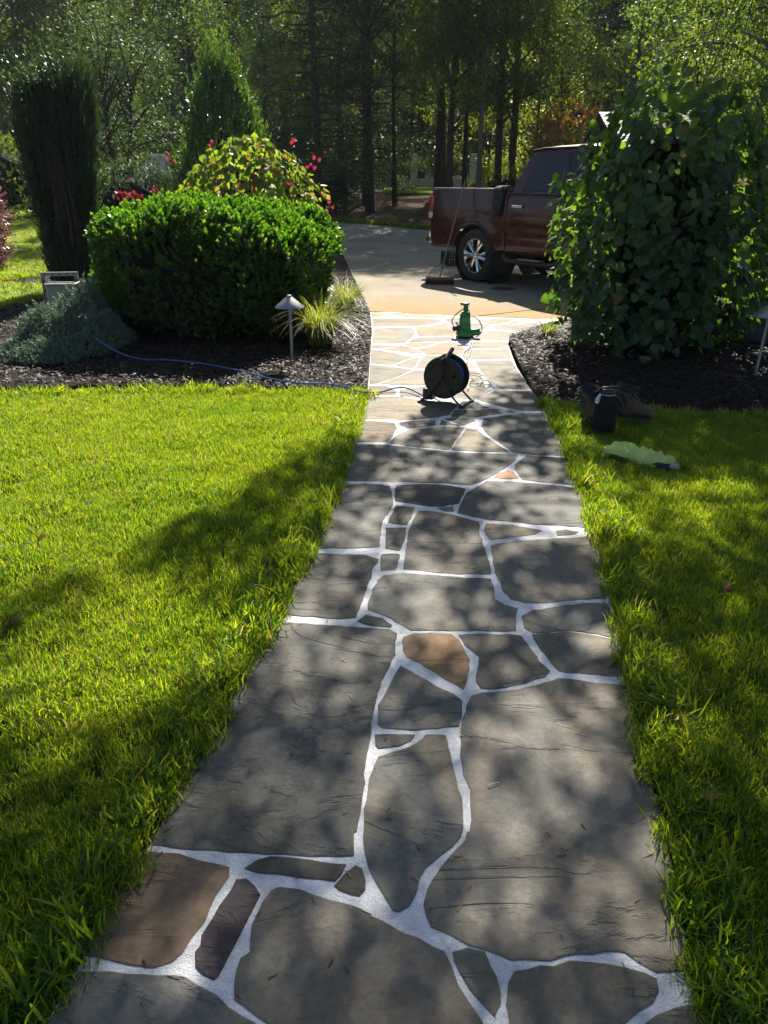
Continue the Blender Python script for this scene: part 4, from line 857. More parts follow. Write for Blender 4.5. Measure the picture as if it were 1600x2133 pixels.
SPEC = [  # px, Y, kind, leaf, bark, label
 (770, 31, 'tall2', 'wood_dark', 'bark', 'thick dark tree trunk at the wood edge beside the driveway end'),
 (822, 35, 'slim', 'wood', 'bark', 'slim tree leaning just left of the white post'),
 (936, 29.5, 'tall1', 'wood', 'bark', 'straight trunk first left of the pale trunk behind the truck bed'),
 (966, 33, 'slim', 'wood', 'bark', 'slender trunk close to the pale trunk behind the truck bed'),
 (996, 28.5, 'tall3', 'wood', 'bark_pale', 'pale grey straight trunk rising behind the truck bed'),
 (1034, 30, 'tall2', 'wood', 'bark', 'thick dark trunk right of the pale trunk behind the truck'),
 (1060, 31.5, 'tall1', 'wood', 'bark', 'dark trunk rising just left of the truck cab roof'),
 (1150, 36, 'slim', 'wood', 'bark', 'slim tree standing behind the truck cab'),
 (560, 33, 'hem', 'wood_dark', 'bark', 'dark drooping evergreen behind the cone-shaped holly'),
 (665, 29.5, 'hem', 'wood_dark', 'bark', 'big dark drooping evergreen right of the cone-shaped holly'),
 (765, 37, 'hem', 'wood_dark', 'bark', 'dark evergreen filling the middle of the wood'),
 (60, 42, 'tall1', 'wood_light', 'bark', 'sunlit leafy tree beyond the far lawn at upper left'),
 (-60, 36, 'under', 'wood_light', 'bark', 'bright yellow-green small tree at the upper left corner'),
 (180, 40, 'tall3', 'wood_light', 'bark', 'leafy tree rising behind the top of the yew'),
 (420, 39, 'tall2', 'wood', 'bark', 'tall tree behind the small multi-stemmed tree'),
 (1290, 26, 'tall3', 'wood', 'bark', 'tree behind the top of the vine mound'),
 (1420, 27, 'tall1', 'wood_light', 'bark', 'tree with sunlit leaves above the vine mound'),
 (1560, 24, 'under', 'wood_light', 'bark', 'bright small tree at the upper right edge'),
 (912, 42, 'tall2', 'wood', 'bark', 'tall tree standing near the right white post'),
 (1110, 33, 'under', 'wood_light', 'bark', 'low yellow-green tree above the truck roof'),
 (1015, 40, 'under', 'wood_light', 'bark', 'low leafy tree between the trunks and the white posts'),
]
HT = {'tall1': 15, 'tall2': 17, 'tall3': 14, 'slim': 13, 'under': 6.5, 'hem': 15}
def hcap(x, y, k, s): return min(s, max(5.5, (y - (15.0 if x > -3 else 24.0)) * .84) / HT[k])
for px, Y, k, lf, bk, lab in SPEC:
    x, y = at_px(px, Y); place(K[k], 'woodland_tree', lab, 'tree', gz(x, y), random.uniform(0, 6.28), hcap(x, y, k, random.uniform(.92, 1.08)), LM[lf], M[bk], 'trees of the wood behind the driveway')
rd = random.Random(5); pl = []
for _ in range(900):
    Y = rd.uniform(38, 78); x = rd.uniform(-.72 * Y, .72 * Y)
    if all((x - a) ** 2 + (Y - b) ** 2 > 3.3 ** 2 for a, b in pl) and not (-1.5 < x < 8.5 and 40 < Y < 54): pl.append((x, Y))
for x, Y in pl[:115]:
    k = rd.choice(['tall1', 'tall2', 'tall3', 'tall1', 'under', 'hem'])
    place(K[k], 'woodland_tree', {'hem': 'drooping evergreen deep in the wood behind the driveway', 'under': 'low small-stemmed tree deep in the wood behind the driveway'}.get(k, 'tall leafy tree deep in the wood behind the driveway'), 'tree', gz(x, Y), rd.uniform(0, 6.28), hcap(x, Y, k, rd.uniform(.8, 1.12)), LM[rd.choice(['wood', 'wood', 'wood_dark'])], M['bark'], {'hem': 'evergreens deep in the wood', 'under': 'low trees deep in the wood'}.get(k, 'tall trees deep in the wood'))
# the far side of the wood, too deep to tell its trees apart
n = 80000; X = RNG.uniform(-75, 75, n); Y = RNG.uniform(80, 96, n); top = 15 + 5 * np.array([noise.noise(Vector((a * .09, 0, 3))) for a in X[:n]]); Z = 2.0 + RNG.uniform(0, 1, n) ** 1.15 * top
o = link('far_wood', leaf_mesh('far_wood', np.stack([X, Y, Z], 1), RNG.normal(size=(n, 3)), RNG.normal(0, .7, (n, 3)) + np.array([0, -.5, .5]), RNG.uniform(.4, .8, n), WIDE, OVALF), LM['wood_dark'])
tag(o, 'dark mass of the wood far behind the trunks', 'wood', kind='stuff')
# small multi-stemmed tree beyond the yew
t = thing('garden_tree', 'small multi-stemmed tree with fine dark leaves between yew and holly', 'tree', gz(-7.0, 22.0))
mb = MB(); C = []
for i, (dx, dy, hh_) in enumerate([(-.5, 0, 4.2), (.35, .1, 4.6), (.05, -.3, 4.0), (-.2, .4, 4.4)]):
    pts = [Vector((dx * .12, dy * .12, -.1)), Vector((dx * .7, dy * .7, 1.3)), Vector((dx * 1.3, dy * 1.3, 2.6)), Vector((dx * 2.0, dy * 2, hh_))]; mb.tube(catmull(pts, 5), list(np.linspace(.10, .02, 16)), 7)
    for j in range(16):
        z = RNG.uniform(1.5, 5.2); a = RNG.uniform(0, 6.28); rr = RNG.uniform(.3, 1.9) * (1 - .5 * abs(z - 3.2) / 2.4); c = Vector((dx * z * .4 + rr * math.cos(a), dy * z * .4 + rr * math.sin(a), z)); C.append(c); b0 = Vector((dx * z * .33, dy * z * .33, z * .75)); mb.tube([b0, b0.lerp(c, .5) + Vector((0, 0, .1)), c], [.03, .02, .006], 5)
mb.build('trunk', M['bark'], t, smooth=True)
C = np.array([tuple(c) for c in C]); n = 12000; k = RNG.integers(0, len(C), n); off = RNG.normal(0, .33, (n, 3))
link('crown', leaf_mesh('crown', C[k] + off, unit(off) + RNG.normal(0, .5, (n, 3)), RNG.normal(0, .5, (n, 3)) + np.array([0, 0, .8]), RNG.uniform(.05, .10, n), OVAL, OVALF), LM['wood_dark'], t)

# ---- shade tree: unseen, off to the right, its crown shaped to dapple the walk
LIGHT = [(800,900,60,28),(870,985,85,18),(985,925,45,22),(960,985,28,12),(1090,985,45,12),(775,1085,48,30),(740,1115,50,20),(1120,1070,90,22),(1150,1040,36,15),(880,1130,42,18),(950,1165,60,20),(1090,1130,45,13),
 (680,1220,42,15),(630,1260,40,15),(900,1240,48,30),(790,1220,22,20),(1150,1290,32,20),(1230,1330,42,25),(920,1350,55,32),(1230,1370,42,20),(730,1400,70,60),(640,1440,95,35),(560,1440,42,25),(1060,1470,62,45),(1100,1580,44,36),(720,1570,38,42),
 (580,1640,52,40),(870,1560,62,36),(1150,1730,62,40),(1040,1830,60,50),(1260,1670,40,90),(1330,1930,32,60),(1290,2000,60,16),(670,1900,42,28),(385,1900,48,52),(340,1955,42,30),(500,1700,40,30),(1000,900,40,14),(840,850,70,18),(1050,1010,35,8),
 (60,1400,120,60),(210,1370,95,60),(430,1370,75,42),(170,1560,60,30),(60,1520,60,40),(380,1250,60,22),(240,1255,50,20),(150,1330,100,40),(620,1060,30,20),(560,1190,40,20),(470,1300,40,20),(300,1480,60,25),
 (1195,905,32,24),(1215,980,28,42),(1240,1040,40,40),(1300,1110,52,40),(1420,1060,60,26),(1540,1040,40,24),(1560,1250,36,26),(1340,1340,40,36),(1400,1600,50,50),(1380,1470,30,30),(100,1400,180,80),(300,1380,140,55),(470,1330,60,35),(40,1530,90,50),(200,1500,90,32)]
SHADE_EDGE = [(1600, 862), (1300, 850), (1130, 822), (1085, 780), (1040, 800), (1010, 845), (960, 872), (880, 860), (800, 870), (742, 892), (690, 915), (560, 1010), (440, 1085), (300, 1140), (170, 1220), (0, 1290), (-600, 1500), (-600, 2600), (2200, 2600), (2200, 862)]
SE = np.array(SHADE_EDGE, float)
st = thing('shade_tree', 'unseen tall tree off to the right, its crown shaped to dapple the walk', 'tree', (7.6, 11.8, 0))
gx_, gy_ = np.meshgrid(np.arange(-4.2, 5.0, .15), np.arange(.3, 6.9, .15)); gx_ = gx_.ravel() + RNG.uniform(-.06, .06, gx_.size); gy_ = gy_.ravel() + RNG.uniform(-.06, .06, gy_.size)
pxs = np.array([to_px(a, b) for a, b in zip(gx_, gy_)]); pn = np.array([(noise.noise(Vector((a * 2.6, b * 2.6, 5))), noise.noise(Vector((a * 2.6, b * 2.6, 9)))) for a, b in zip(gx_, gy_)]); sc_ = 260 / np.maximum(1.0, gy_); pxs = pxs + pn * np.stack([sc_ * .42, sc_ * .3], 1)
keep = inside(SE, pxs[:, 0], pxs[:, 1])
for cx, cy, rx, ry in LIGHT:
    c_ = G(cx, cy); ex = (G(cx + rx, cy) - c_).length * 1.0 + .048; ey = (G(cx, cy - ry) - c_).length * 1.0 + .048
    keep &= ((gx_ + .16 * pn[:, 0] - c_.x) / ex) ** 2 + ((gy_ + .16 * pn[:, 1] - c_.y) / ey) ** 2 > RNG.uniform(.92, 1.08, len(keep))
keep &= RNG.uniform(size=len(keep)) < .97
gx_, gy_ = gx_[keep], gy_[keep]; n = len(gx_)
hgt = 5.4 + 1.3 * np.array([noise.noise(Vector((a * .35, b * .35, 1))) for a, b in zip(gx_, gy_)]) + RNG.uniform(-.6, .6, n)
sd = np.array(SUND); C = np.stack([gx_, gy_, np.zeros(n)], 1) + sd[None, :] * (hgt / sd[2])[:, None]  # leaf clumps set up the sun rays from the drawn shade
nl = 28; off = RNG.normal(0, .06, (n * nl, 3)); Pl = np.repeat(C, nl, 0) + off - np.array(st.location)
link('crown', leaf_mesh('crown', Pl, unit(off) + RNG.normal(0, .5, off.shape), RNG.normal(0, .35, off.shape) + sd * 1.0, RNG.uniform(.06, .095, n * nl), OVAL * np.array([1.25, 1, 1]), OVALF), LM['wood'], st)
mb = MB(); mb.tube(catmull([(0, 0, -.1), (-.05, 0, 2), (-.3, .1, 4.2), (-.8, .2, 6.2), (-1.1, .2, 8.5)], 4), list(np.linspace(.24, .07, 17)), 10); mb.build('trunk', M['bark'], st, smooth=True)
mb = MB()
for i in range(26):
    c = Vector(C[RNG.integers(0, n)]) - Vector(st.location); b0 = Vector((-.3 - .03 * i, .1, 3.6 + .1 * i)); m = b0.lerp(c, .5) + Vector((0, 0, .5)); mb.tube(catmull([b0, m, c], 5), list(np.linspace(.07, .008, 11)), 5)
mb.build('limb', M['bark'], st, smooth=True)
# outer crown of the same tree, higher and over to the right
n = 5000; th = rdir(60) * np.array([2.6, 2.4, 1.6]) + np.array([-.8, .8, 8.2]); k = RNG.integers(0, 60, n); off = RNG.normal(0, .4, (n, 3))
link('crown', leaf_mesh('crown', th[k] + off, unit(off) + RNG.normal(0, .5, (n, 3)), RNG.normal(0, .5, (n, 3)) + np.array([0, 0, .8]), RNG.uniform(.08, .13, n), OVAL, OVALF), LM['wood'], st)
# ---- birch whose drooping sprays hang into the upper right
bt = thing('birch_tree', 'birch with drooping fine leaved sprays above the vine mound', 'tree', (6.7, 13.6, 0))
mb = MB(); mb.tube(catmull([(0, 0, -.1), (.05, 0, 2), (-.1, .05, 4), (-.1, 0, 7)], 4), list(np.linspace(.14, .04, 13)), 8); mb.build('trunk', M['bark_pale'], bt, smooth=True)
mb = MB(); PP = []; 
for i in range(46):
    a = RNG.uniform(1.6, 5.2); r = RNG.uniform(.8, 2.6); z = RNG.uniform(3.0, 6.0); e = Vector((r * math.cos(a), r * math.sin(a), z)); dr = RNG.uniform(.7, 1.9)
    path = catmull([(0, 0, z - .6), e * .55 + Vector((0, 0, .45 * z + .25)), e, e + Vector((math.cos(a) * .25, math.sin(a) * .25, -dr))], 6)
    mb.tube(path, list(np.linspace(.03, .004, len(path))), 5)
    for q in path[7:]:
        for _ in range(9): PP.append(tuple(q + Vector(RNG.normal(0, .16, 3))))
mb.build('limb', M['bark_pale'], bt, smooth=True); PP = np.array(PP); n = len(PP)
S_b = sprigs(PP, RNG.normal(0, .5, (n, 3)) + np.array([0, 0, -.8]), 4, .14, .06, .8); foliage('crown', S_b, LM['wood'], bt, WIDE)
# ================================================================== THINGS
M['paint'] = plain('maroon_paint', (0.050, 0.003, 0.006), .28, 0.1, .4, .5, .06, 3.0)
M['black_pl'] = plain('black_plastic', (0.012, 0.012, 0.013), .5, noise_amt=.3)
M['black_gl'] = plain('black_gloss', (0.008, 0.008, 0.009), .25, noise_amt=.2)
M['under'] = plain('underbody', (0.008, 0.008, 0.008), .8)
M['tyre'] = plain('tyre_rubber', (0.015, 0.015, 0.015), .75, noise_amt=.3, scale=60)
M['chrome'] = plain('chrome', (0.75, 0.75, 0.76), .12, 1.0, noise_amt=.04)
M['steel'] = plain('galvanised_steel', (0.32, 0.33, 0.34), .42, .85, noise_amt=.15)
M['zinc'] = plain('weathered_bronze', (0.30, 0.31, 0.33), .38, .55, noise_amt=.25, scale=18)
M['glass'] = plain('tinted_glass', (0.008, 0.010, 0.013), .06, 0, .6, noise_amt=.02)
M['tail_red'] = plain('tail_lamp_red', (0.45, 0.015, 0.02), .15, 0, .5, .5)
M['lamp_clear'] = plain('lamp_clear', (0.6, 0.58, 0.56), .15)
M['box_grey'] = plain('utility_grey', (0.30, 0.31, 0.27), .5, noise_amt=.08)
M['green'] = plain('green_plastic', (0.025, 0.20, 0.045), .35, noise_amt=.08)
M['cable_blue'] = plain('blue_cable', (0.02, 0.07, 0.32), .4)
M['cable_white'] = plain('pale_cable', (0.42, 0.43, 0.38), .5)
M['cable_black'] = plain('black_cable', (0.02, 0.022, 0.02), .5)
M['wood_handle'] = plain('grey_wood', (0.20, 0.165, 0.13), .7, noise_amt=.3, scale=50)
M['bristle'] = plain('red_bristle', (0.12, 0.022, 0.02), .8, noise_amt=.35, scale=120)
M['tan'] = plain('tan_leather', (0.09, 0.06, 0.036), .75, noise_amt=.35, scale=35, bump=.3)
M['lining'] = plain('boot_lining', (0.03, 0.03, 0.036), .85)
M['rubber'] = plain('boot_sole', (0.05, 0.035, 0.025), .8)
M['hivis'] = plain('hi_vis_cloth', (0.52, 0.64, 0.20), .85, spec=.2, noise_amt=.15, scale=12, bump=.15)
M['navy'] = plain('navy_cloth', (0.02, 0.025, 0.05), .9)
M['jug'] = plain('black_sleeve', (0.010, 0.010, 0.012), .8, spec=.3)
M['denim'] = plain('dark_jacket', (0.022, 0.026, 0.032), .9, noise_amt=.3)
M['white_wall'] = plain('painted_masonry', (0.62, 0.62, 0.60), .8, noise_amt=.1, scale=4)
M['roofing'] = plain('pale_shingle', (0.42, 0.42, 0.42), .35, .2, noise_amt=.2, scale=9)
M['boards'] = plain('dark_boards', (0.05, 0.036, 0.028), .8, noise_amt=.3, scale=8)
M['rock'] = plain('dark_boulder', (0.035, 0.032, 0.030), .85, noise_amt=.4, scale=7, bump=.6)
M['grey_rock'] = plain('grey_stone', (0.28, 0.28, 0.28), .7, noise_amt=.2, scale=9, bump=.4)

# ---------------------------------------------------------------- pickup truck
PSI = R(54); TD = Vector((math.cos(PSI), -math.sin(PSI), 0)); TR = Vector((-math.sin(PSI), -math.cos(PSI), 0))
wc = G(985, 587); tl = wc - TD * 1.25 - TR * .97
truck = thing('pickup_truck', 'maroon crew-cab pickup truck parked on the driveway', 'pickup truck', tl, -PSI)
AX_R, AX_F, WR, AR = 1.25, 4.83, .415, .50
def sidew(x, z):
    if z < .75: w = .955 + .045 * ss(.45, .75, z)
    elif z < 1.08: w = 1.0
    else: w = 1.0 - .045 * ss(1.08, 1.45, z)
    for a in (AX_R, AX_F):
        d = math.hypot(x - a, z - .42); w += .028 * max(0, 1 - abs(d - AR) / .16) if d < .8 else 0
    w += .008 * math.exp(-((z - .98) / .03) ** 2) - .012 * math.exp(-((z - .70) / .05) ** 2)
    if x < .25: w -= .06 * (1 - x / .25) ** 2
    if x > 5.3: w -= .28 * ((x - 5.3) / .6) ** 2
    return w
def zbot(x):
    z = .50
    for a in (AX_R, AX_F):
        if abs(x - a) < AR: z = max(z, .42 + math.sqrt(AR * AR - (x - a) ** 2))
    return z
def ztop(x):
    if x < 1.95: return 1.435
    if x < 4.45: return 1.37 - .01 * (x - 1.95)
    return 1.345 - .10 * ((x - 4.45) / 1.4) ** 1.6
def side_panel(name, x0, x1, s, mat, parent, nz=18, step=.03):
    nxp = max(2, int((x1 - x0) / step)); V = []; F = []
    for i in range(nxp + 1):
        x = x0 + (x1 - x0) * i / nxp; zb, zt_ = zbot(x), ztop(x)
        for j in range(nz + 1):
            z = zb + (zt_ - zb) * j / nz; V.append((x, s * sidew(x, z), z))
        V.append((x, s * (sidew(x, zt_) - .03), zt_ + .012)); V.append((x, s * (sidew(x, zt_) - .10), zt_ + .012))
    m = nz + 3
    for i in range(nxp):
        for j in range(m - 1): F.append((i * m + j, (i + 1) * m + j, (i + 1) * m + j + 1, i * m + j + 1) if s < 0 else (i * m + j, i * m + j + 1, (i + 1) * m + j + 1, (i + 1) * m + j))
    o = link(name, mesh_pd(name, V, F), mat, parent, smooth=True)
    md = o.modifiers.new('skin', 'SOLIDIFY'); md.thickness = .02; md.offset = -1
    return o
doors = []
for s in (-1, 1):
    side_panel('bed_side', .10, 1.945, s, M['paint'], truck)
    d1 = side_panel('rear_door', 1.962, 3.02, s, M['paint'], truck); d2 = side_panel('front_door', 3.032, 4.25, s, M['paint'], truck)
    side_panel('fender', 4.262, 5.78, s, M['paint'], truck)
    for d, hx in ((d1, 2.20), (d2, 3.22)):
        MB().box((hx, s * 1.012, 1.20), (.24, .03, .045), bev=.012).build('handle', M['chrome'], d, smooth=True)
    # belt trim and wheel-arch lip
    MB().tube([(2.0, s * .962, 1.378), (4.4, s * .962, 1.352)], .009, 6).build('belt_trim', M['black_gl'], truck)
    for a in (AX_R, AX_F):
        MB().tube([(a + .505 * math.cos(q), s * (sidew(a + .505 * math.cos(q), .42 + .505 * math.sin(q)) + .004), .42 + .505 * math.sin(q)) for q in np.linspace(.12, math.pi - .12, 24)], .014, 6).build('arch_lip', M['paint'], truck, smooth=True)
    # running board
    mb = MB(); mb.tube([(2.0, s * 1.04, .47), (2.12, s * 1.07, .40), (4.2, s * 1.07, .40), (4.32, s * 1.04, .47)], .038, 10)
    for xx in (2.35, 3.1, 3.9): mb.box((xx, s * .98, .44), (.07, .2, .04))
    mb.build('running_board', M['black_pl'], truck, smooth=True)
    for xx in (2.62, 3.55): MB().box((xx, s * 1.06, .45), (.46, .11, .018), bev=.006).build('step_pad', M['steel'], truck)
    # tail lamp wraps the corner
    lamp = MB().box((.135, s * .952, 1.13), (.13, .085, .37), bev=.02).build('tail_lamp', M['tail_red'], truck, smooth=True)
    MB().box((.132, s * .958, 1.01), (.128, .084, .11), bev=.018).build('reversing_lens', M['lamp_clear'], lamp, smooth=True)
    # greenhouse side with windows
    def gh(u, v, o_=0.0, s=s):
        x = (2.00 + .22 * v) * (1 - u) + (4.62 - .74 * v) * u; z = 1.375 + .60 * v; y = .948 - .215 * v - .03 * v * v + .012 * math.sin(math.pi * u)
        return Vector((x, s * (y + o_), z + .2 * o_))
    V = [gh(i / 24, j / 6) for i in range(25) for j in range(7)]; F = [(i * 7 + j, (i + 1) * 7 + j, (i + 1) * 7 + j + 1, i * 7 + j + 1) for i in range(24) for j in range(6)]
    link('cab_frame', mesh_pd('cab_frame', V, F), M['paint'], truck, smooth=True)
    def patch(name, u0, u1, v0, v1, rr, off, mat, sl0=0, sl1=0):
        pts = []
        for (cu, cv, a0) in ((u1 - rr, v1 - rr * 4, 0), (u0 + rr, v1 - rr * 4, 90), (u0 + rr, v0 + rr * 4, 180), (u1 - rr, v0 + rr * 4, 270)):
            for q in range(5):
                a = R(a0 + q * 22.5); uu = cu + rr * math.cos(a); vv = cv + rr * 4 * math.sin(a); pts.append(gh(uu + (sl0 if uu < (u0 + u1) / 2 else sl1) * (vv - v0), vv, off))
        c = sum(pts, Vector()) / len(pts); n_ = len(pts)
        return link(name, mesh_pd(name, pts + [c], [(i, (i + 1) % n_, n_) for i in range(n_)]), mat, truck)
    patch('window_trim', .075, .445, .05, .93, .02, .006, M['black_gl']); patch('window_pane', .085, .435, .09, .89, .018, .011, M['glass'])
    patch('window_trim', .465, .945, .05, .93, .02, .006, M['black_gl']); patch('window_pane', .475, .93, .09, .89, .018, .011, M['glass'])
    # door mirror
    mr = MB().box((4.28, s * 1.13, 1.42), (.13, .20, .25), bev=.03); mr.tube([(4.3, s * .95, 1.36), (4.29, s * 1.08, 1.37)], .025, 6); mr.build('mirror', M['black_pl'], truck, smooth=True)
    MB().box((5.80, s * .72, 1.08), (.10, .36, .17), bev=.03).build('headlight', M['lamp_clear'], truck, smooth=True)
# roof, glass, hood, gate, bumpers
def loft(name, rows, mat, smooth=True):
    m = len(rows[0]); V = [p for r in rows for p in r]; F = [(i * m + j, i * m + j + 1, (i + 1) * m + j + 1, (i + 1) * m + j) for i in range(len(rows) - 1) for j in range(m - 1)]
    return link(name, mesh_pd(name, V, F), mat, truck, smooth)
ys = np.linspace(-1, 1, 13)
loft('roof', [[(x, y * w, z + .055 * (1 - y * y) - .02 * abs(y) ** 6) for y in ys] for x, w, z in ((2.16, .70, 1.92), (2.21, .712, 1.975), (2.40, .714, 2.00), (3.1, .716, 2.015), (3.7, .71, 2.005), (3.9, .70, 1.972))], M['paint'])
for s in (-1, 1): MB().tube([(2.19, s * .715, 1.968), (2.42, s * .722, 1.993), (3.1, s * .724, 2.002), (3.7, s * .718, 1.993), (3.9, s * .70, 1.968)], .016, 8).build('roof_rail_trim', M['paint'], truck, smooth=True)
loft('windscreen', [[(x + .10 * (1 - y * y), y * w, z) for y in ys] for x, w, z in ((4.60, .90, 1.36), (4.25, .81, 1.67), (3.88, .70, 1.975))], M['glass'])
loft('rear_screen', [[(x - .05 * (1 - y * y), y * w, z) for y in ys] for x, w, z in ((2.02, .90, 1.39), (2.10, .80, 1.67), (2.18, .69, 1.94))], M['glass'])
loft('cab_back', [[(1.985, y * w, z) for y in ys] for w, z in ((.93, .8), (.95, 1.39))], M['paint'])
loft('hood', [[(x + .10 * (1 - y * y), y * w, z + .05 * (1 - y * y) + .02 * math.exp(-((abs(y) - .45) / .12) ** 2)) for y in ys] for x, w, z in ((4.40, .93, 1.345), (4.8, .93, 1.335), (5.3, .91, 1.305), (5.65, .84, 1.245), (5.80, .76, 1.16))], M['paint'])
MB().box((5.84, 0, 1.0), (.10, 1.1, .32), bev=.03).build('grille', M['chrome'], truck, smooth=True)
MB().box((5.83, 0, .64), (.22, 1.86, .24), bev=.05).build('front_bumper', M['chrome'], truck, smooth=True)
tg = MB().box((.09, 0, 1.14), (.05, 1.62, .58), bev=.015).build('tailgate', M['paint'], truck, smooth=True)
MB().box((.06, 0, 1.22), (.02, .26, .09), bev=.006).build('handle', M['black_gl'], tg)
MB().box((.03, 0, .64), (.20, 1.92, .21), bev=.05).build('rear_bumper', M['chrome'], truck, smooth=True)
MB().box((-.14, 0, .56), (.30, .07, .07)).build('tow_hitch', M['black_pl'], truck)
mb = MB(); mb.box((1.05, 0, .92), (1.75, 1.7, .06)); mb.box((3.1, 0, .62), (5.2, 1.72, .22)); mb.box((1.3, 0, .5), (.15, 1.7, .15)); mb.box((4.83, 0, .5), (.12, 1.7, .12)); mb.box((3.2, 0, 1.02), (2.2, 1.75, .6)); mb.box((5.0, 0, .95), (1.0, 1.5, .5)); mb.build('underbody', M['under'], truck)
for a in (AX_R, AX_F):
    for s in (-1, 1):
        MB().lathe([(.52, -.42), (.52, .0)], (a, s * .93, .42), 24, rotx(-s * math.pi / 2)).build('wheel_well', M['under'], truck)
for a in (AX_R, AX_F):
    for s in (-1, 1):
        w = bpy.data.objects.new('wheel', None); COL.objects.link(w); w.parent = truck; w.location = (a, s * .84, WR); w.empty_display_size = .3
        mt = rotx(math.pi / 2 if s < 0 else -math.pi / 2)
        MB().lathe([(.27, -.12), (.33, -.13), (.385, -.125), (.41, -.10), (.415, -.05), (.415, .05), (.41, .10), (.385, .128), (.33, .138), (.285, .132), (.265, .12)], seg=48, rot=mt).build('tyre', M['tyre'], w, smooth=True)
        rim = MB().lathe([(.27, -.1), (.25, .0), (.245, .09), (.262, .118), (.28, .122), (.283, .112)], seg=48, rot=mt).build('rim', M['chrome'], w, smooth=True)
        sp_ = MB()
        for k in range(6):
            q = k * math.pi / 3
            for e in (-.13, .13):
                a0 = Vector((.06 * math.cos(q), .06 * math.sin(q), .085)); a1 = Vector((.262 * math.cos(q + e * 1.4), .262 * math.sin(q + e * 1.4), .10)); mid = a0.lerp(a1, .5) + Vector((0, 0, .012))
                sp_.tube([mt @ a0, mt @ mid, mt @ a1], [.034, .026, .034], 6)
        sp_.lathe([(.0, .115), (.045, .113), (.06, .10), (.085, .095), (.09, .07)], seg=20, rot=mt); sp_.build('spokes', M['chrome'], rim, smooth=True)
        MB().lathe([(.0, .02), (.25, .03)], seg=32, rot=mt).build('brake_disc', M['under'], rim)
# dark jacket over the bed rail
jk = bpy.data.objects.new('draped_jacket', None)
V = []; F = []; nu, nv = 9, 16
for i in range(nu):
    for j in range(nv):
        u = i / (nu - 1); v = j / (nv - 1); fold = .016 * math.sin(u * 14 + v * 3) * (.3 + v)
        if v < .25: q = v / .25; p = Vector((1.70 + .22 * u, -.80 - .19 * q, 1.462 + .012 * math.sin(q * 3.1) + .005))
        else: q = (v - .25) / .75; p = Vector((1.70 + .22 * u * (1 - .25 * q) + .03 * q, -1.0 - .016 - .025 * math.sin(q * 1.6) - abs(fold), 1.455 - .40 * q - .03 * math.sin(u * 5)))
        V.append(tl + (TD * p.x) - (TR * p.y) * 1.0 + Vector((0, 0, p.z)) if False else tl + TD * p.x + TR * (-p.y) + Vector((0, 0, p.z)))
F = [(i * nv + j, (i + 1) * nv + j, (i + 1) * nv + j + 1, i * nv + j + 1) for i in range(nu - 1) for j in range(nv - 1)]
o = link('draped_jacket', mesh_pd('draped_jacket', V, F), M['denim'], smooth=True); o.modifiers.new('s', 'SOLIDIFY').thickness = .008
tag(o, 'dark jacket hanging over the truck bed rail next to the cab', 'jacket')

# ---------------------------------------------------------------- push broom, crate, drain
hb = G(916, 592)
broom = thing('push_broom', 'push broom with red bristles leaning its handle on the truck bed', 'broom', hb)
bx = Vector((.985, -.17, 0)).normalized(); rb = rotz(math.atan2(bx.y, bx.x))
MB().box((0, 0, .095), (.46, .07, .035), rb, bev=.006).build('block', M['wood_handle'], broom)
mb = MB()
for i in range(60):
    for j in range(4):
        q = bx * ((i / 59 - .5) * .45) + Vector((-bx.y, bx.x, 0)) * ((j / 3 - .5) * .05); mb.tube([q + Vector((0, 0, .08)), q * 1.02 + Vector((random.uniform(-.006, .006), random.uniform(-.02, .01), 0.0))], [.004, .003], 4, cap=False)
mb.build('bristles', M['bristle'], broom)
top = tl + TD * 1.02 + TR * 1.02 + Vector((0, 0, 1.56)) - hb
MB().tube([(0, 0, .11), top.lerp(Vector((0, 0, .11)), .5), top], [.013, .013, .012], 10).build('handle', M['wood_handle'], broom, smooth=True)
d_ = (top - Vector((0, 0, .11))).normalized(); jn = Vector((0, 0, .11)) + d_ * .22
for s in (-1, 1): MB().tube(catmull([bx * s * .19 + Vector((0, 0, .11)), bx * s * .13 + Vector((0, 0, .2)) + d_ * .03, jn], 5), .007, 6).build('brace', M['steel'], broom, smooth=True)
cl_ = G(941, 552)
cr = thing('milk_crate', 'black lattice crate behind the truck rear wheel', 'crate', cl_, R(20))
for s in (-1, 1):
    for ax in (0, 1):
        mb = MB(); L_c = .32
        for k in range(7):
            q = -L_c / 2 + L_c * k / 6
            c = Vector((q, s * .16, .13)) if ax == 0 else Vector((s * .16, q, .13)); mb.box(c, (.014, .014, .24))
        for k in range(6):
            z = .012 + .048 * k; c = Vector((0, s * .16, z)) if ax == 0 else Vector((s * .16, 0, z)); mb.box(c, (L_c, .013, .014) if ax == 0 else (.013, L_c, .014))
        mb.build('side', M['black_pl'], cr)
MB().box((0, 0, .012), (.32, .32, .014)).build('bottom', M['black_pl'], cr)
dr = thing('drain_cover', 'round dark drain cover set in the driveway beside the truck', 'drain cover', G(1048, 601))
MB().lathe([(.19, -.006), (.19, .003), (.175, .004), (.0, .004)], seg=32).build('rim', plain('cast_iron', (.05, .048, .045), .6, .3), dr)
mb = MB()
for k in range(7): mb.box((-.12 + .04 * k, 0, .0055), (.012, .26 - .05 * abs(k - 3), .002))
mb.build('slot', M['under'], dr)

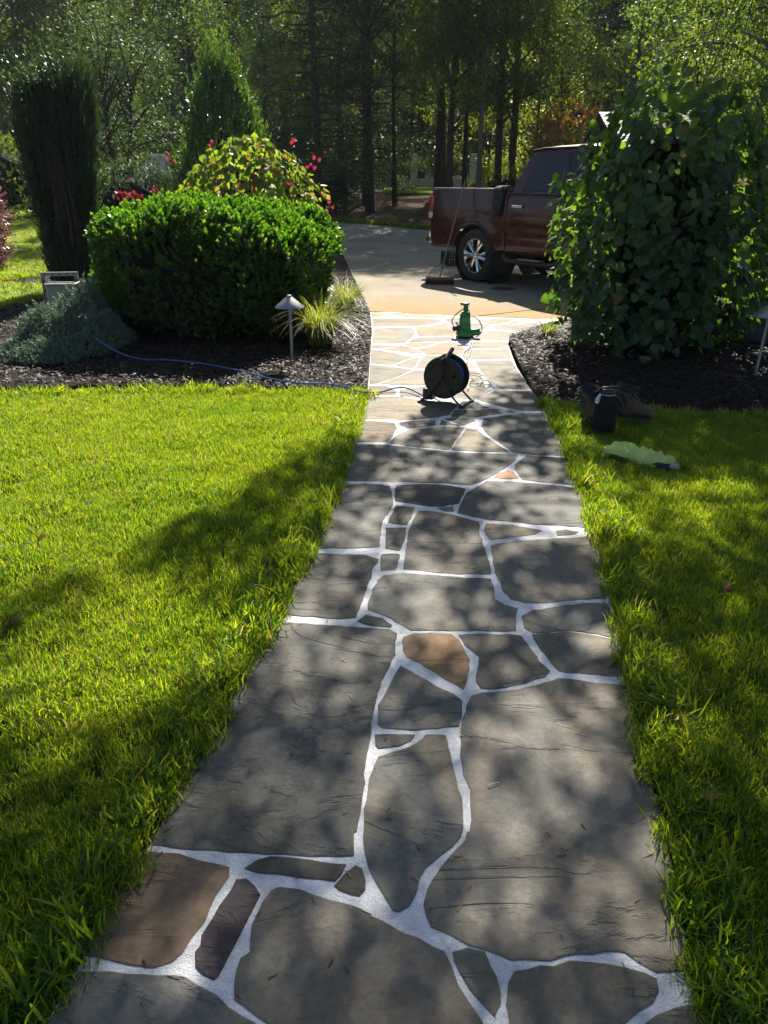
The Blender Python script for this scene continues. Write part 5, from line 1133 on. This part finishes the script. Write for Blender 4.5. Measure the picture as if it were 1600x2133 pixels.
# ---------------------------------------------------------------- path lights
def path_light(loc, label, tilt=0.0):
    t = thing('path_light', label, 'path light', loc, 0, 'path lights along the beds'); h = .50
    MB().tube([(0, 0, -.05), (tilt * .5, 0, h * .5), (tilt, 0, h)], .0125, 12).build('post', M['zinc'], t, smooth=True)
    sh = MB().lathe([(.128, h), (.130, h + .004), (.126, h + .010), (.085, h + .045), (.045, h + .078), (.028, h + .088), (.022, h + .090)], (tilt, 0, 0), 40).build('shade', M['zinc'], t, smooth=True)
    sh.modifiers.new('s', 'SOLIDIFY').thickness = .003
    MB().lathe([(.024, h + .086), (.024, h + .10), (.017, h + .108), (.0, h + .110)], (tilt, 0, 0), 20).build('finial', M['zinc'], sh, smooth=True)
    MB().lathe([(.022, h - .03), (.024, h + .04)], (tilt, 0, 0), 16, cap=True).build('lamp_holder', M['zinc'], t, smooth=True)
p = G(609, 757, .04); path_light((p.x, p.y, .04), 'grey cone-topped path light beside the yellow-green grass clump')
p = G(1572, 786, .06); path_light((p.x, p.y, .06), 'grey cone-topped path light at the right edge of the picture', .02)

# ---------------------------------------------------------------- utility box on a strut frame
u0 = Vector((-3.66, 9.0, .0)); ub = thing('utility_box', 'grey utility box on a steel strut frame behind the juniper', 'utility box', u0, R(8))
def strut(name, a, b, holes, parent):
    a, b = Vector(a), Vector(b); mb = MB(); d = (b - a); L = d.length; vert = abs(d.z) > .1; c = (a + b) / 2
    sz = (.041, .012, L) if vert else (L, .012, .041)
    mb.box(c + Vector((0, .018, 0)), sz)
    for s in (-1, 1): mb.box(c + (Vector((s * .0185, 0, 0)) if vert else Vector((0, 0, s * .0185))), (.004, .036, L) if vert else (L, .036, .004))
    o = mb.build(name, M['steel'], parent)
    for k in range(holes):
        q = a.lerp(b, (k + .5) / holes); MB().box(q + Vector((0, .011, 0)), (.012, .003, .03) if vert else (.03, .003, .012)).build('slot', M['under'], o)
strut('strut', (-.17, 0, -.05), (-.17, 0, .585), 6, ub); strut('strut', (.19, 0, -.05), (.19, 0, .585), 6, ub); strut('strut', (-.19, -.002, .607), (.21, -.002, .607), 5, ub)
MB().box((.03, -.10, .36), (.27, .17, .30), bev=.006).build('cabinet', M['box_grey'], ub)
MB().box((.05, -.11, .518), (.34, .22, .012), bev=.003).build('lid', M['steel'], ub)
# stone and spotlight in the bed
def rock(name, label, cat, loc, size, seed, mat, sub=3):
    bm = bmesh.new(); bmesh.ops.create_icosphere(bm, subdivisions=sub, radius=1)
    for v in bm.verts:
        k = 1 + .28 * noise.noise(v.co * 1.3 + Vector((seed, 0, 0))) + .10 * noise.noise(v.co * 4 + Vector((seed, 2, 0))); c = v.co * k
        c = Vector((c.x, c.y, max(-.4, min(.86, c.z)))); v.co = Vector((c.x * size[0], c.y * size[1], c.z * size[2] + size[2] * .38))
    me = bpy.data.meshes.new(name); bm.to_mesh(me); bm.free(); o = link(name, me, mat, None, smooth=True); o.location = loc; return tag(o, label, cat)
rock('garden_stone', 'small pale grey stone between the juniper and the clipped shrub', 'stone', (-2.62, 8.35, .12), (.10, .07, .18), 3, M['grey_rock'])
p = Vector((-9.35, 19.5, terrain(-9.35, 19.5)))
sp2 = thing('garden_spotlight', 'small spotlight standing in the mulch strip on the far lawn', 'spotlight', p)
MB().tube([(0, 0, 0), (0, 0, .14)], .015, 8).build('stake', M['black_pl'], sp2); MB().lathe([(.055, 0), (.06, .16), (.045, .165), (.03, .1)], (0.02, 0, .10), 14, roty(R(-35))).build('head', M['zinc'], sp2, smooth=True)

# ---------------------------------------------------------------- cable reel
rc = G(928, 838); reel = thing('cable_reel', 'black cable reel with blue cable standing on the walk', 'cable reel', rc, R(-28)); reel.scale = (.87, .87, .87)
RX = rotx(math.pi / 2)      # spool axis along local Y
zc = .235
for y, nm in ((-.075, 'flange'), (.085, 'flange')):
    f = MB().lathe([(.0, -.006), (.10, -.006), (.11, -.012), (.16, -.012), (.182, -.006), (.185, 0), (.182, .006), (.16, .010), (.11, .010), (.10, .006), (.0, .006)], (0, y, zc), 48, RX).build(nm, M['black_pl'], reel, smooth=True)
    for k in range(6):
        a = k * math.pi / 3 + .3; q = Vector((.135 * math.cos(a), y - .013 if y < 0 else y + .013, zc + .135 * math.sin(a))); MB().box(q, (.05, .006, .02), roty(-a + math.pi / 2), bev=.002).build('rib', M['black_gl'], f)
MB().lathe([(.085, -.08), (.085, .08)], (0, .005, zc), 32, RX).build('drum', M['black_pl'], reel, smooth=True)
mb = MB()
for L in range(4):
    r = .098 + .0125 * L; pts = []
    for k in range(9 * 26):
        a = 2 * math.pi * k / 26; pts.append((r * math.cos(a), -.062 + .134 * (k / (9 * 26)) if L % 2 == 0 else .072 - .134 * (k / (9 * 26)), zc + r * math.sin(a)))
    mb.tube(pts, .0062, 6)
mb.build('wound_cable', M['cable_blue'], reel, smooth=True)
frame = MB(); 
for y in (-.115, .125):
    frame.tube(catmull([(-.20, y - .0, .012), (-.10, y, .10), (-.005, y, zc)], 4), .0095, 8); frame.tube(catmull([(.20, y, .012), (.10, y, .10), (.005, y, zc)], 4), .0095, 8)
    frame.tube([(0, y, zc), (0, y, .40)], .0095, 8)
frame.tube([(-.20, -.115, .012), (-.20, .125, .012)], .0095, 8); frame.tube([(.20, -.115, .012), (.20, .125, .012)], .0095, 8); frame.tube([(0, -.13, zc), (0, .14, zc)], .012, 10)
frame.build('frame', M['black_pl'], reel, smooth=True)
for x in (-.20, .20):
    for y in (-.115, .125): MB().box((x, y, .010), (.035, .03, .02), bev=.004).build('foot', M['black_pl'], reel)
MB().tube([(0, -.13, .40), (0, .14, .40)], .012, 10).build('carry_bar', M['black_pl'], reel, smooth=True)
gp = MB().tube([(0, -.03, .40), (.0, .06, .425), (.0, .12, .455)], [.016, .019, .018], 12).build('grip', M['black_pl'], reel, smooth=True)
MB().box((-.15, -.02, .07), (.10, .09, .10), bev=.012).build('socket_box', M['black_pl'], reel, smooth=True)
MB().tube([(.10, -.09, zc + .02), (.10, -.14, zc + .02)], .012, 10).build('crank_knob', M['black_pl'], reel, smooth=True)

# ---------------------------------------------------------------- cables
def cable(name, label, pts, rad, mat, n=8):
    return tag(MB().tube(catmull(pts, n), rad, 8).build(name, mat, None, smooth=True), label, 'cable')
def gl(L, h=.012): return [G(a, b, h) for a, b in L]
c1 = [A(148, 664, 7.9), A(165, 682, 7.75)] + [G(200, 705, .24), G(245, 733, .17), G(295, 748, .13)] + [G(a, b, .035 + max(.01, mL(G(a, b, .05).x, G(a, b, .05).y))) for a, b in [(350, 750), (420, 757), (500, 772), (570, 790), (630, 798), (680, 799), (720, 806), (752, 816)]] + gl([(790, 817)], .012) + [G(825, 808, .03), G(850, 809, .03), G(878, 822, .02), G(892, 828, .03)]
cable('blue_cable', 'blue cable running from the juniper across the mulch to the reel', c1, .0065, M['cable_blue'])
c2 = gl([(968, 772), (985, 778), (1000, 781), (1006, 790), (1001, 799), (985, 802), (978, 796), (990, 788), (1006, 785), (1018, 792), (1023, 800), (1012, 804), (1001, 801), (1004, 794), (1020, 798), (1014, 806), (998, 800), (980, 790), (976, 806), (975, 812)], .010)
c2 = [p + Vector((0, 0, .006 * (i % 3))) for i, p in enumerate(c2)]
cable('pale_cable', 'pale thin cable lying in loose loops right of the reel', c2, .0045, M['cable_white'])
c3 = gl([(969, 768), (961, 782), (957, 778), (963, 768), (972, 756), (975, 748), (965, 738), (970, 730), (982, 722), (984, 716), (978, 713), (974, 717), (980, 722), (972, 733), (975, 745), (985, 712), (978, 705)], .009)
cable('pale_cable', 'pale twisted cable between the reel and the green blower', c3, .0045, M['cable_white'])

# ---------------------------------------------------------------- green blower standing on end
gc = G(968, 703); bl = thing('electric_blower', 'green electric blower standing upright on the walk with a looped cord', 'blower', gc, R(-10))
body = MB().lathe([(.0, .0), (.07, .0), (.092, .02), (.098, .05), (.09, .08), (.066, .10), (.055, .12)], seg=32, cap=False).build('fan_housing', M['green'], bl, smooth=True)
MB().tube([(.05, 0, .055), (.12, 0, .062), (.165, 0, .075)], [.045, .038, .034], 16).build('nozzle', M['green'], bl, smooth=True)
mb = MB(); mb.tube([(0, 0, .10), (-.004, 0, .16), (-.004, 0, .235), (0, 0, .275)], [.062, .064, .056, .038], 18); mb.box((.005, -.045, .20), (.075, .05, .075), bev=.015); mb.build('motor_housing', M['green'], bl, smooth=True)
mb = MB(); mb.tube(catmull([(0, 0, .26), (0, 0, .31), (.0, 0, .345)], 4), [.026] * 9, 12); mb.box((-.012, 0, .358), (.10, .042, .034), bev=.014); mb.build('handle', M['green'], bl, smooth=True)
MB().lathe([(.095, .0), (.098, .012), (.09, .018)], seg=32, cap=True).build('intake_guard', M['black_pl'], bl, smooth=True)
MB().box((-.085, -.02, .105), (.10, .06, .05), roty(R(-18)), bev=.012).build('switch_block', M['black_pl'], bl, smooth=True)
MB().box((-.075, -.03, .135), (.016, .03, .085), roty(R(-35)), bev=.004).build('lever', M['steel'], bl)
for s_ in range(3): MB().box((-.004 + .0, -.066, .135 + .018 * s_), (.05, .004, .006)).build('vent', M['black_pl'], bl)
MB().tube(catmull([(-.02, -.03, .31), (-.08, -.04, .27), (-.135, -.05, .20), (-.13, -.05, .14), (-.08, -.05, .10)], 6), .0055, 8).build('cord', M['cable_black'], bl, smooth=True)
MB().tube(catmull([(-.02, -.03, .31), (.03, -.04, .30), (.05, -.05, .25), (.04, -.05, .21)], 6), .0055, 8).build('cord', M['cable_black'], bl, smooth=True)
MB().tube(catmull([(.05, -.05, .23), (.11, -.04, .225), (.17, -.04, .16), (.185, -.05, .09), (.14, -.06, .03), (.06, -.08, .008)], 6), .0055, 8).build('cord', M['cable_black'], bl, smooth=True)

# ---------------------------------------------------------------- boots, jug, shirt on the right lawn
def boot(loc, rz, label):
    t = thing('work_boot', label, 'boot', loc, rz, 'pair of work boots'); t.scale = (.88, .9, .95)
    # sections from toe (x=.27) to heel (x=-.03): half width, top height
    sec = [(.275, .018, .035, .05), (.262, .040, .02, .085), (.235, .050, .018, .098), (.19, .054, .018, .104), (.145, .052, .018, .115), (.11, .048, .018, .135)]
    V = []; F = []; m = 14
    for x, w, z0, zt_ in sec:
        for k in range(m):
            a = 2 * math.pi * k / m; zz = z0 + (zt_ - z0) * (.5 + .5 * math.sin(a)); V.append((x, w * math.cos(a) * (1 if math.sin(a) < .2 else .92), zz))
    for i in range(len(sec) - 1):
        for k in range(m): F.append((i * m + k, i * m + (k + 1) % m, (i + 1) * m + (k + 1) % m, (i + 1) * m + k))
    F.append(tuple(range(m)))
    up = MB().add(V, F).build('upper', M['tan'], t, smooth=True)
    V = []; F = []
    for j, (z, cx_, rx_, ry_) in enumerate([(.018, .055, .085, .046), (.05, .055, .088, .049), (.10, .052, .082, .049), (.14, .042, .068, .050), (.175, .036, .066, .054), (.195, .034, .072, .058)]):
        for k in range(16):
            a = 2 * math.pi * k / 16; V.append((cx_ + rx_ * math.cos(a), ry_ * math.sin(a) * (1 + .06 * math.sin(3 * a + j)), z + (.006 * math.sin(2 * a) if z > .15 else 0)))
    for j in range(5):
        for k in range(16): F.append((j * 16 + k, j * 16 + (k + 1) % 16, (j + 1) * 16 + (k + 1) % 16, (j + 1) * 16 + k))
    o = MB().add(V, F).build('shaft', M['tan'], t, smooth=True); o.modifiers.new('s', 'SOLIDIFY').thickness = .004
    V = []; F = []
    for j, (z, s) in enumerate([(.09, .9), (.18, .93), (.215, 1.10), (.225, 1.16), (.215, 1.2), (.20, 1.14)]):
        for k in range(16):
            a = 2 * math.pi * k / 16; V.append((.034 + .068 * s * math.cos(a), .056 * s * math.sin(a), z + .022 * max(0, -math.cos(a)) * (z > .12) + .012 * math.sin(3 * a + 1) * (z > .19)))
    for j in range(5):
        for k in range(16): F.append((j * 16 + k, j * 16 + (k + 1) % 16, (j + 1) * 16 + (k + 1) % 16, (j + 1) * 16 + k))
    MB().add(V, F).build('collar', M['lining'], t, smooth=True)
    pts = [(.13 + .145 * math.cos(a) - .012, (.054 if math.cos(a) > -.2 else .046) * math.sin(a)) for a in np.linspace(0, 2 * math.pi, 28, endpoint=False)]
    sv = [(x, y, 0) for x, y in pts] + [(x, y, .022) for x, y in pts]; MB().add(sv, [tuple(range(28))[::-1], tuple(range(28, 56))] + [(i, (i + 1) % 28, 28 + (i + 1) % 28, 28 + i) for i in range(28)]).build('sole', M['rubber'], t)
    tg_ = MB().box((.105, 0, .185), (.012, .07, .10), roty(R(25)), bev=.004).build('tongue', M['lining'], t)
    for k in range(4): MB().tube([(.165 - .018 * k, -.03, .115 + .018 * k), (.17 - .018 * k, 0, .128 + .018 * k), (.165 - .018 * k, .03, .115 + .018 * k)], .003, 5).build('lace', M['wood_handle'], t)
p = G(1214, 884); boot((p.x, p.y, .05), R(-60), 'tan work boot left of the black jug, toe hidden behind it')
p = G(1286, 880); boot((p.x, p.y, .05), R(-30), 'tan work boot right of the black jug')
jp = G(1255, 903); jug = thing('water_jug', 'black insulated jug with a carabiner standing on the right lawn', 'jug', (jp.x, jp.y, .015))
MB().lathe([(.0, .0), (.070, .0), (.077, .012), (.078, .10), (.078, .20), (.074, .225), (.060, .245), (.046, .255), (.044, .262)], seg=36).build('body', M['jug'], jug, smooth=True)
MB().lathe([(.044, .258), (.05, .262), (.05, .292), (.046, .297), (.0, .298)], seg=28).build('cap', M['black_pl'], jug, smooth=True)
MB().tube(catmull([(-.05, 0, .275), (-.045, -.02, .305), (0, -.03, .312), (.05, -.02, .31), (.085, 0, .312)], 5), .008, 8).build('carry_loop', M['black_pl'], jug, smooth=True)
MB().tube([(-.05, -.03, .262), (0, -.052, .26), (.05, -.03, .262)], .004, 6).build('cap_ring', M['chrome'], jug, smooth=True)
MB().tube(catmull([(-.055, -.03, .268), (-.075, -.045, .24), (-.082, -.05, .215), (-.07, -.055, .218), (-.058, -.045, .245), (-.052, -.032, .27)], 5), .0045, 6).build('carabiner', M['chrome'], jug, smooth=True)
MB().tube(catmull([(.06, -.03, .25), (.092, -.03, .21), (.10, -.03, .175), (.078, -.04, .15)], 5), .010, 8).build('strap', M['black_pl'], jug, smooth=True)
# crumpled hi-vis shirt
sa, sb = G(1256, 948), G(1418, 982); ax = (sb - sa); L = ax.length; az = math.atan2(ax.y, ax.x)
sh = thing('hi_vis_shirt', 'crumpled pale lime hi-vis shirt lying on the right lawn', 'shirt', (sa.x, sa.y, .035), az)
V = []; F = []; nu, nv = 110, 46
def rdg(a, b, c): return (1 - abs(noise.noise(Vector((a, b, c)))) * 2.0)
for i in range(nu):
    u = i / (nu - 1); hw = .085 * (math.sin(math.pi * min(1, .07 + u * .93)) ** .4) * (1.1 - .45 * u) * (1 + .45 * noise.noise(Vector((u * 8, 1, 4)))); cy_ = .02 * math.sin(u * 6) + .02 * noise.noise(Vector((u * 5, 9, 2)))
    for j in range(nv):
        v = -1 + 2 * j / (nv - 1); edge = max(0.0, 1 - abs(v) ** 1.9) * min(1, u * 7) * min(1, (1 - u) * 7); x = u * L; y = cy_ + v * hw * (1 + .3 * noise.noise(Vector((u * 14, v, 6))))
        f = .55 + .40 * rdg(u * 8 + v * .9, v * 1.2 - u * 2, 1.0) + .22 * rdg(u * 17 - v * 1.6, v * 2.2, 5.0) + .10 * rdg(u * 34 + v * 3, v * 4, 8.0)
        V.append((x, y, -.03 + (.030 + .062 * max(.1, f)) * edge ** .7))
F = [(i * nv + j, (i + 1) * nv + j, (i + 1) * nv + j + 1, i * nv + j + 1) for i in range(nu - 1) for j in range(nv - 1)]
o = MB().add(V, F).build('body', M['hivis'], sh, smooth=True)
# turned-back sleeve end with its dark opening
V = []; F = []
for i in range(25):
    a = 2 * math.pi * i / 24
    for k, (rr_, zz_) in enumerate([(1.12, -.02), (1.1, .006), (1.0, .014), (.86, .008), (.8, -.012)]): V.append((L * .21 + .075 * rr_ * math.cos(a), -.052 + .030 * rr_ * math.sin(a), .030 + zz_ + .006 * math.sin(3 * a)))
F = [(i * 5 + k, (i + 1) * 5 + k, (i + 1) * 5 + k + 1, i * 5 + k + 1) for i in range(24) for k in range(4)]
sl = MB().add(V, F).build('sleeve', M['hivis'], sh, smooth=True)
V = [(L * .21 + .064 * math.cos(a), -.052 + .025 * math.sin(a), .026) for a in np.linspace(0, 2 * math.pi, 24, endpoint=False)]
MB().add(V, [tuple(range(24))]).build('sleeve_opening', M['lining'], sl)
MB().tube(catmull([(L * .68, -.045, -.005), (L * .80, -.065, -.002), (L * .92, -.06, .0)], 5), [.012, .014, .016, .018, .018, .018, .018, .018, .017, .016, .014], 10).build('lining', M['navy'], sh, smooth=True)
MB().lathe([(.014, -.015), (.02, 0), (.02, .025), (.015, .032), (.0, .033)], (L * .93, -.06, .004), 16, roty(R(80))).build('reflective_cuff', plain('grey_band', (.34, .30, .25), .7), sh, smooth=True)
MB().box((L * .955, -.02, .012), (.03, .045, .008), roty(R(40)), bev=.003).build('orange_trim', plain('orange_trim', (.38, .10, .02), .8), sh)

# ---------------------------------------------------------------- boulder and tubs at the right edge
rock('boulder', 'dark boulder behind the right path light', 'boulder', (3.82, 8.0, .0), (.50, .42, .44), 6, M['rock'], 4)
def tub(loc, rx, rz, r, d, label):
    o = thing('tipped_tub', label, 'tub', loc, rz, 'tubs on the boulder'); mt = rotx(rx)
    MB().lathe([(.0, -d), (r * .72, -d), (r * .78, -d + .01), (r * .97, 0), (r * 1.04, .004), (r * 1.04, .018), (r * .97, .02), (r * .93, .0), (r * .72, -d + .02), (.0, -d + .02)], seg=36, rot=mt).build('bowl', M['black_gl'], o, smooth=True)
    MB().lathe([(r * 1.0, .019), (r * 1.055, .012), (r * 1.055, .024), (r * 1.0, .026)], seg=36, rot=mt).build('rim', M['black_pl'], o, smooth=True)
tub((3.94, 7.78, .68), R(72), R(-6), .115, .2, 'black tub lying on its side on the dark boulder, nearest the walk')
tub((3.86, 8.02, .85), R(78), R(24), .105, .2, 'black tub tipped behind the other tub on the dark boulder')
rock('blue_scoop', 'small bright blue scoop wedged beside the black tubs', 'scoop', (3.72, 7.78, .64), (.035, .02, .02), 9, plain('blue_lid', (.05, .25, .55), .4), 2)

# ---------------------------------------------------------------- garden walls, posts, shed
def gate_post(px, Y, base, h, label, w=.42):
    p = A(px, base, Y); t = thing('gate_post', label, 'post', p, 0, 'white masonry posts')
    MB().box((0, 0, h / 2), (w, w, h)).build('shaft', M['white_wall'], t); MB().box((0, 0, h + .05), (w * 1.25, w * 1.25, .10)).build('capstone', M['white_wall'], t); MB().box((0, 0, h + .14), (w * 1.0, w * 1.0, .08), taper=.6).build('cap_top', M['white_wall'], t); MB().box((0, 0, .12), (w * 1.15, w * 1.15, .24)).build('plinth', M['white_wall'], t)
    return p
p1 = gate_post(862, 50, 384, 1.5, 'white masonry post by the patch of sunny grass'); p2 = gate_post(985, 50, 384, 1.5, 'white masonry post behind the pale trunk')
def low_wall(a, b, h, label):
    t = thing('garden_wall', label, 'wall', (0, 0, 0)); d = b - a; c = (a + b) / 2; rz = rotz(math.atan2(d.y, d.x))
    MB().box((c.x, c.y, c.z + h / 2 - .15), (d.length, .3, h + .3), rz).build('wall_face', M['white_wall'], t); MB().box((c.x, c.y, c.z + h + .05), (d.length, .42, .09), rz).build('coping', M['white_wall'], t)
low_wall(p1 + Vector((-9, 0, 0)), p1 + Vector((-.25, 0, 0)), .22, 'low white wall running left from the post by the sunny grass')
low_wall(p1 + Vector((.25, 0, 0)), p2 + Vector((-.25, 0, 0)), .22, 'low white wall between the two white posts')
p3 = gate_post(336, 30, 372, .62, 'white masonry post seen above the low dark shrub', .55)
low_wall(p3 + Vector((-5.0, 3.0, .0)), p3 + Vector((-.3, .15, 0)), .42, 'white wall left of the post above the low dark shrub')
# shed with pale shingles
s0 = Vector((5.12, 20.6, terrain(5, 20))); shed = thing('garden_shed', 'dark timber shed with a pale shingled roof behind the truck cab', 'shed', s0)
LZ, rz_, ez = 2.3, 2.95, 2.10
mb = MB(); mb.prism([(-1.9, 0), (1.9, 0), (1.9, ez), (0, rz_ - .1), (-1.9, ez)], 0.25, LZ, rotz(math.pi / 2) @ Matrix.Scale(-1, 3, (0, 1, 0))); mb.build('wall', M['boards'], shed)
for s, nm in ((-1, 'roof_slope'), (1, 'roof_slope')):
    V = [(0, 0, rz_ + .06), (LZ + .2, 0, rz_ + .06), (LZ + .2, s * 2.2, ez + .0), (0, s * 2.2, ez + .0)]; V += [(x, y, z - .06) for x, y, z in V]
    rf = MB().add(V, [(0, 1, 2, 3), (7, 6, 5, 4), (0, 4, 5, 1), (1, 5, 6, 2), (2, 6, 7, 3), (3, 7, 4, 0)]).build(nm, M['boards'], shed)
    for k in range(14):      # shingle courses
        q = (k + .5) / 14; c = Vector((LZ / 2 + .1, s * 2.2 * q, rz_ + .075 + (ez - rz_ - .06) * q)); MB().box(c, (LZ + .22, .19, .014), rotx(-s * (math.atan2(rz_ + .06 - ez, 2.2) - .05))).build('shingle_course', M['roofing'], rf)
# fallen leaves and a twig
lf = mesh_np('fallen_leaf', HVn * np.array([.8, 1, 1.6]), HFn, np.full(len(HVn), .75)); lf.materials.append(LM['autumn'])
for i, (px, py, lb) in enumerate([(1522, 1216, 'curled orange fallen leaf on the right lawn beyond the walk'), (1468, 1662, 'brown fallen leaf at the right edge of the walk'), (22, 1290, 'brown fallen leaf on the lawn at the left edge of the picture'), (85, 1112, 'brown fallen leaf on the sunlit left lawn')]):
    o = bpy.data.objects.new('fallen_leaf', lf); COL.objects.link(o); o.location = G(px, py, .055); o.rotation_euler = (random.uniform(-.4, .4), random.uniform(-.4, .4), random.uniform(0, 6)); s = .05; o.scale = (s, s, s); tag(o, lb, 'leaf', 'fallen leaves')
tag(MB().tube(catmull([G(1016, 1637, .006), G(1028, 1632, .008), G(1041, 1629, .005)], 4), .0013, 5).build('dry_stalk', M['cable_white']), 'tiny pale dry stalk lying on the big right-hand flagstone', 'twig')
tag(MB().tube(catmull([G(1478, 778, .09), G(1510, 781, .10), G(1546, 787, .09)], 4), .006, 5).build('dry_twig', M['twig']), 'dry twig lying on the mulch by the right path light', 'twig')

# grass clippings and leaf bits scattered over the walk
nC = 260; th = RNG.uniform(0, 6.28, nC); Xc = []; Yc = []
PPx = [(p.x, p.y) for p in path_poly]
while len(Xc) < nC:
    a, b = RNG.uniform(-1.2, 1.6), 1.0 + 7.5 * RNG.uniform() ** 1.3
    if inside(PPx, np.array([a]), np.array([b]))[0]: Xc.append(a); Yc.append(b)
Pc_ = np.stack([Xc, Yc, np.full(nC, .004)], 1); Dc = np.stack([np.cos(th), np.sin(th), RNG.normal(0, .08, nC)], 1)
o = link('grass_clippings', leaf_mesh('grass_clippings', Pc_, Dc, np.tile([0, .1, 1.0], (nC, 1)) + RNG.normal(0, .2, (nC, 3)), RNG.uniform(.008, .026, nC), NEED * np.array([1.4, 1, 1]), OVALF), LM['autumn'])
tag(o, 'dry grass clippings and leaf bits scattered over the walk', 'clippings', kind='stuff')
# ================================================================== haze: thin volume added for the sun's veil before the wood
hz = MB().box((0, 150, 13.4), (830, 730, 29.0)).build('haze', None)
hz.location = (0, 0, 0)
m, nt, b = newmat('haze'); nt.nodes.remove(b)
pv = N(nt, 'ShaderNodeVolumePrincipled'); pv.inputs['Color'].default_value = (0.75, 0.86, 1.0, 1); pv.inputs['Density'].default_value = 0.0003; pv.inputs['Anisotropy'].default_value = 0.35
nt.links.new(pv.outputs[0], nt.nodes['Material Output'].inputs['Volume'])
hz.data.materials.append(m); tag(hz, 'thin bluish haze added for the veil of sun glare before the wood', 'haze', kind='stuff')
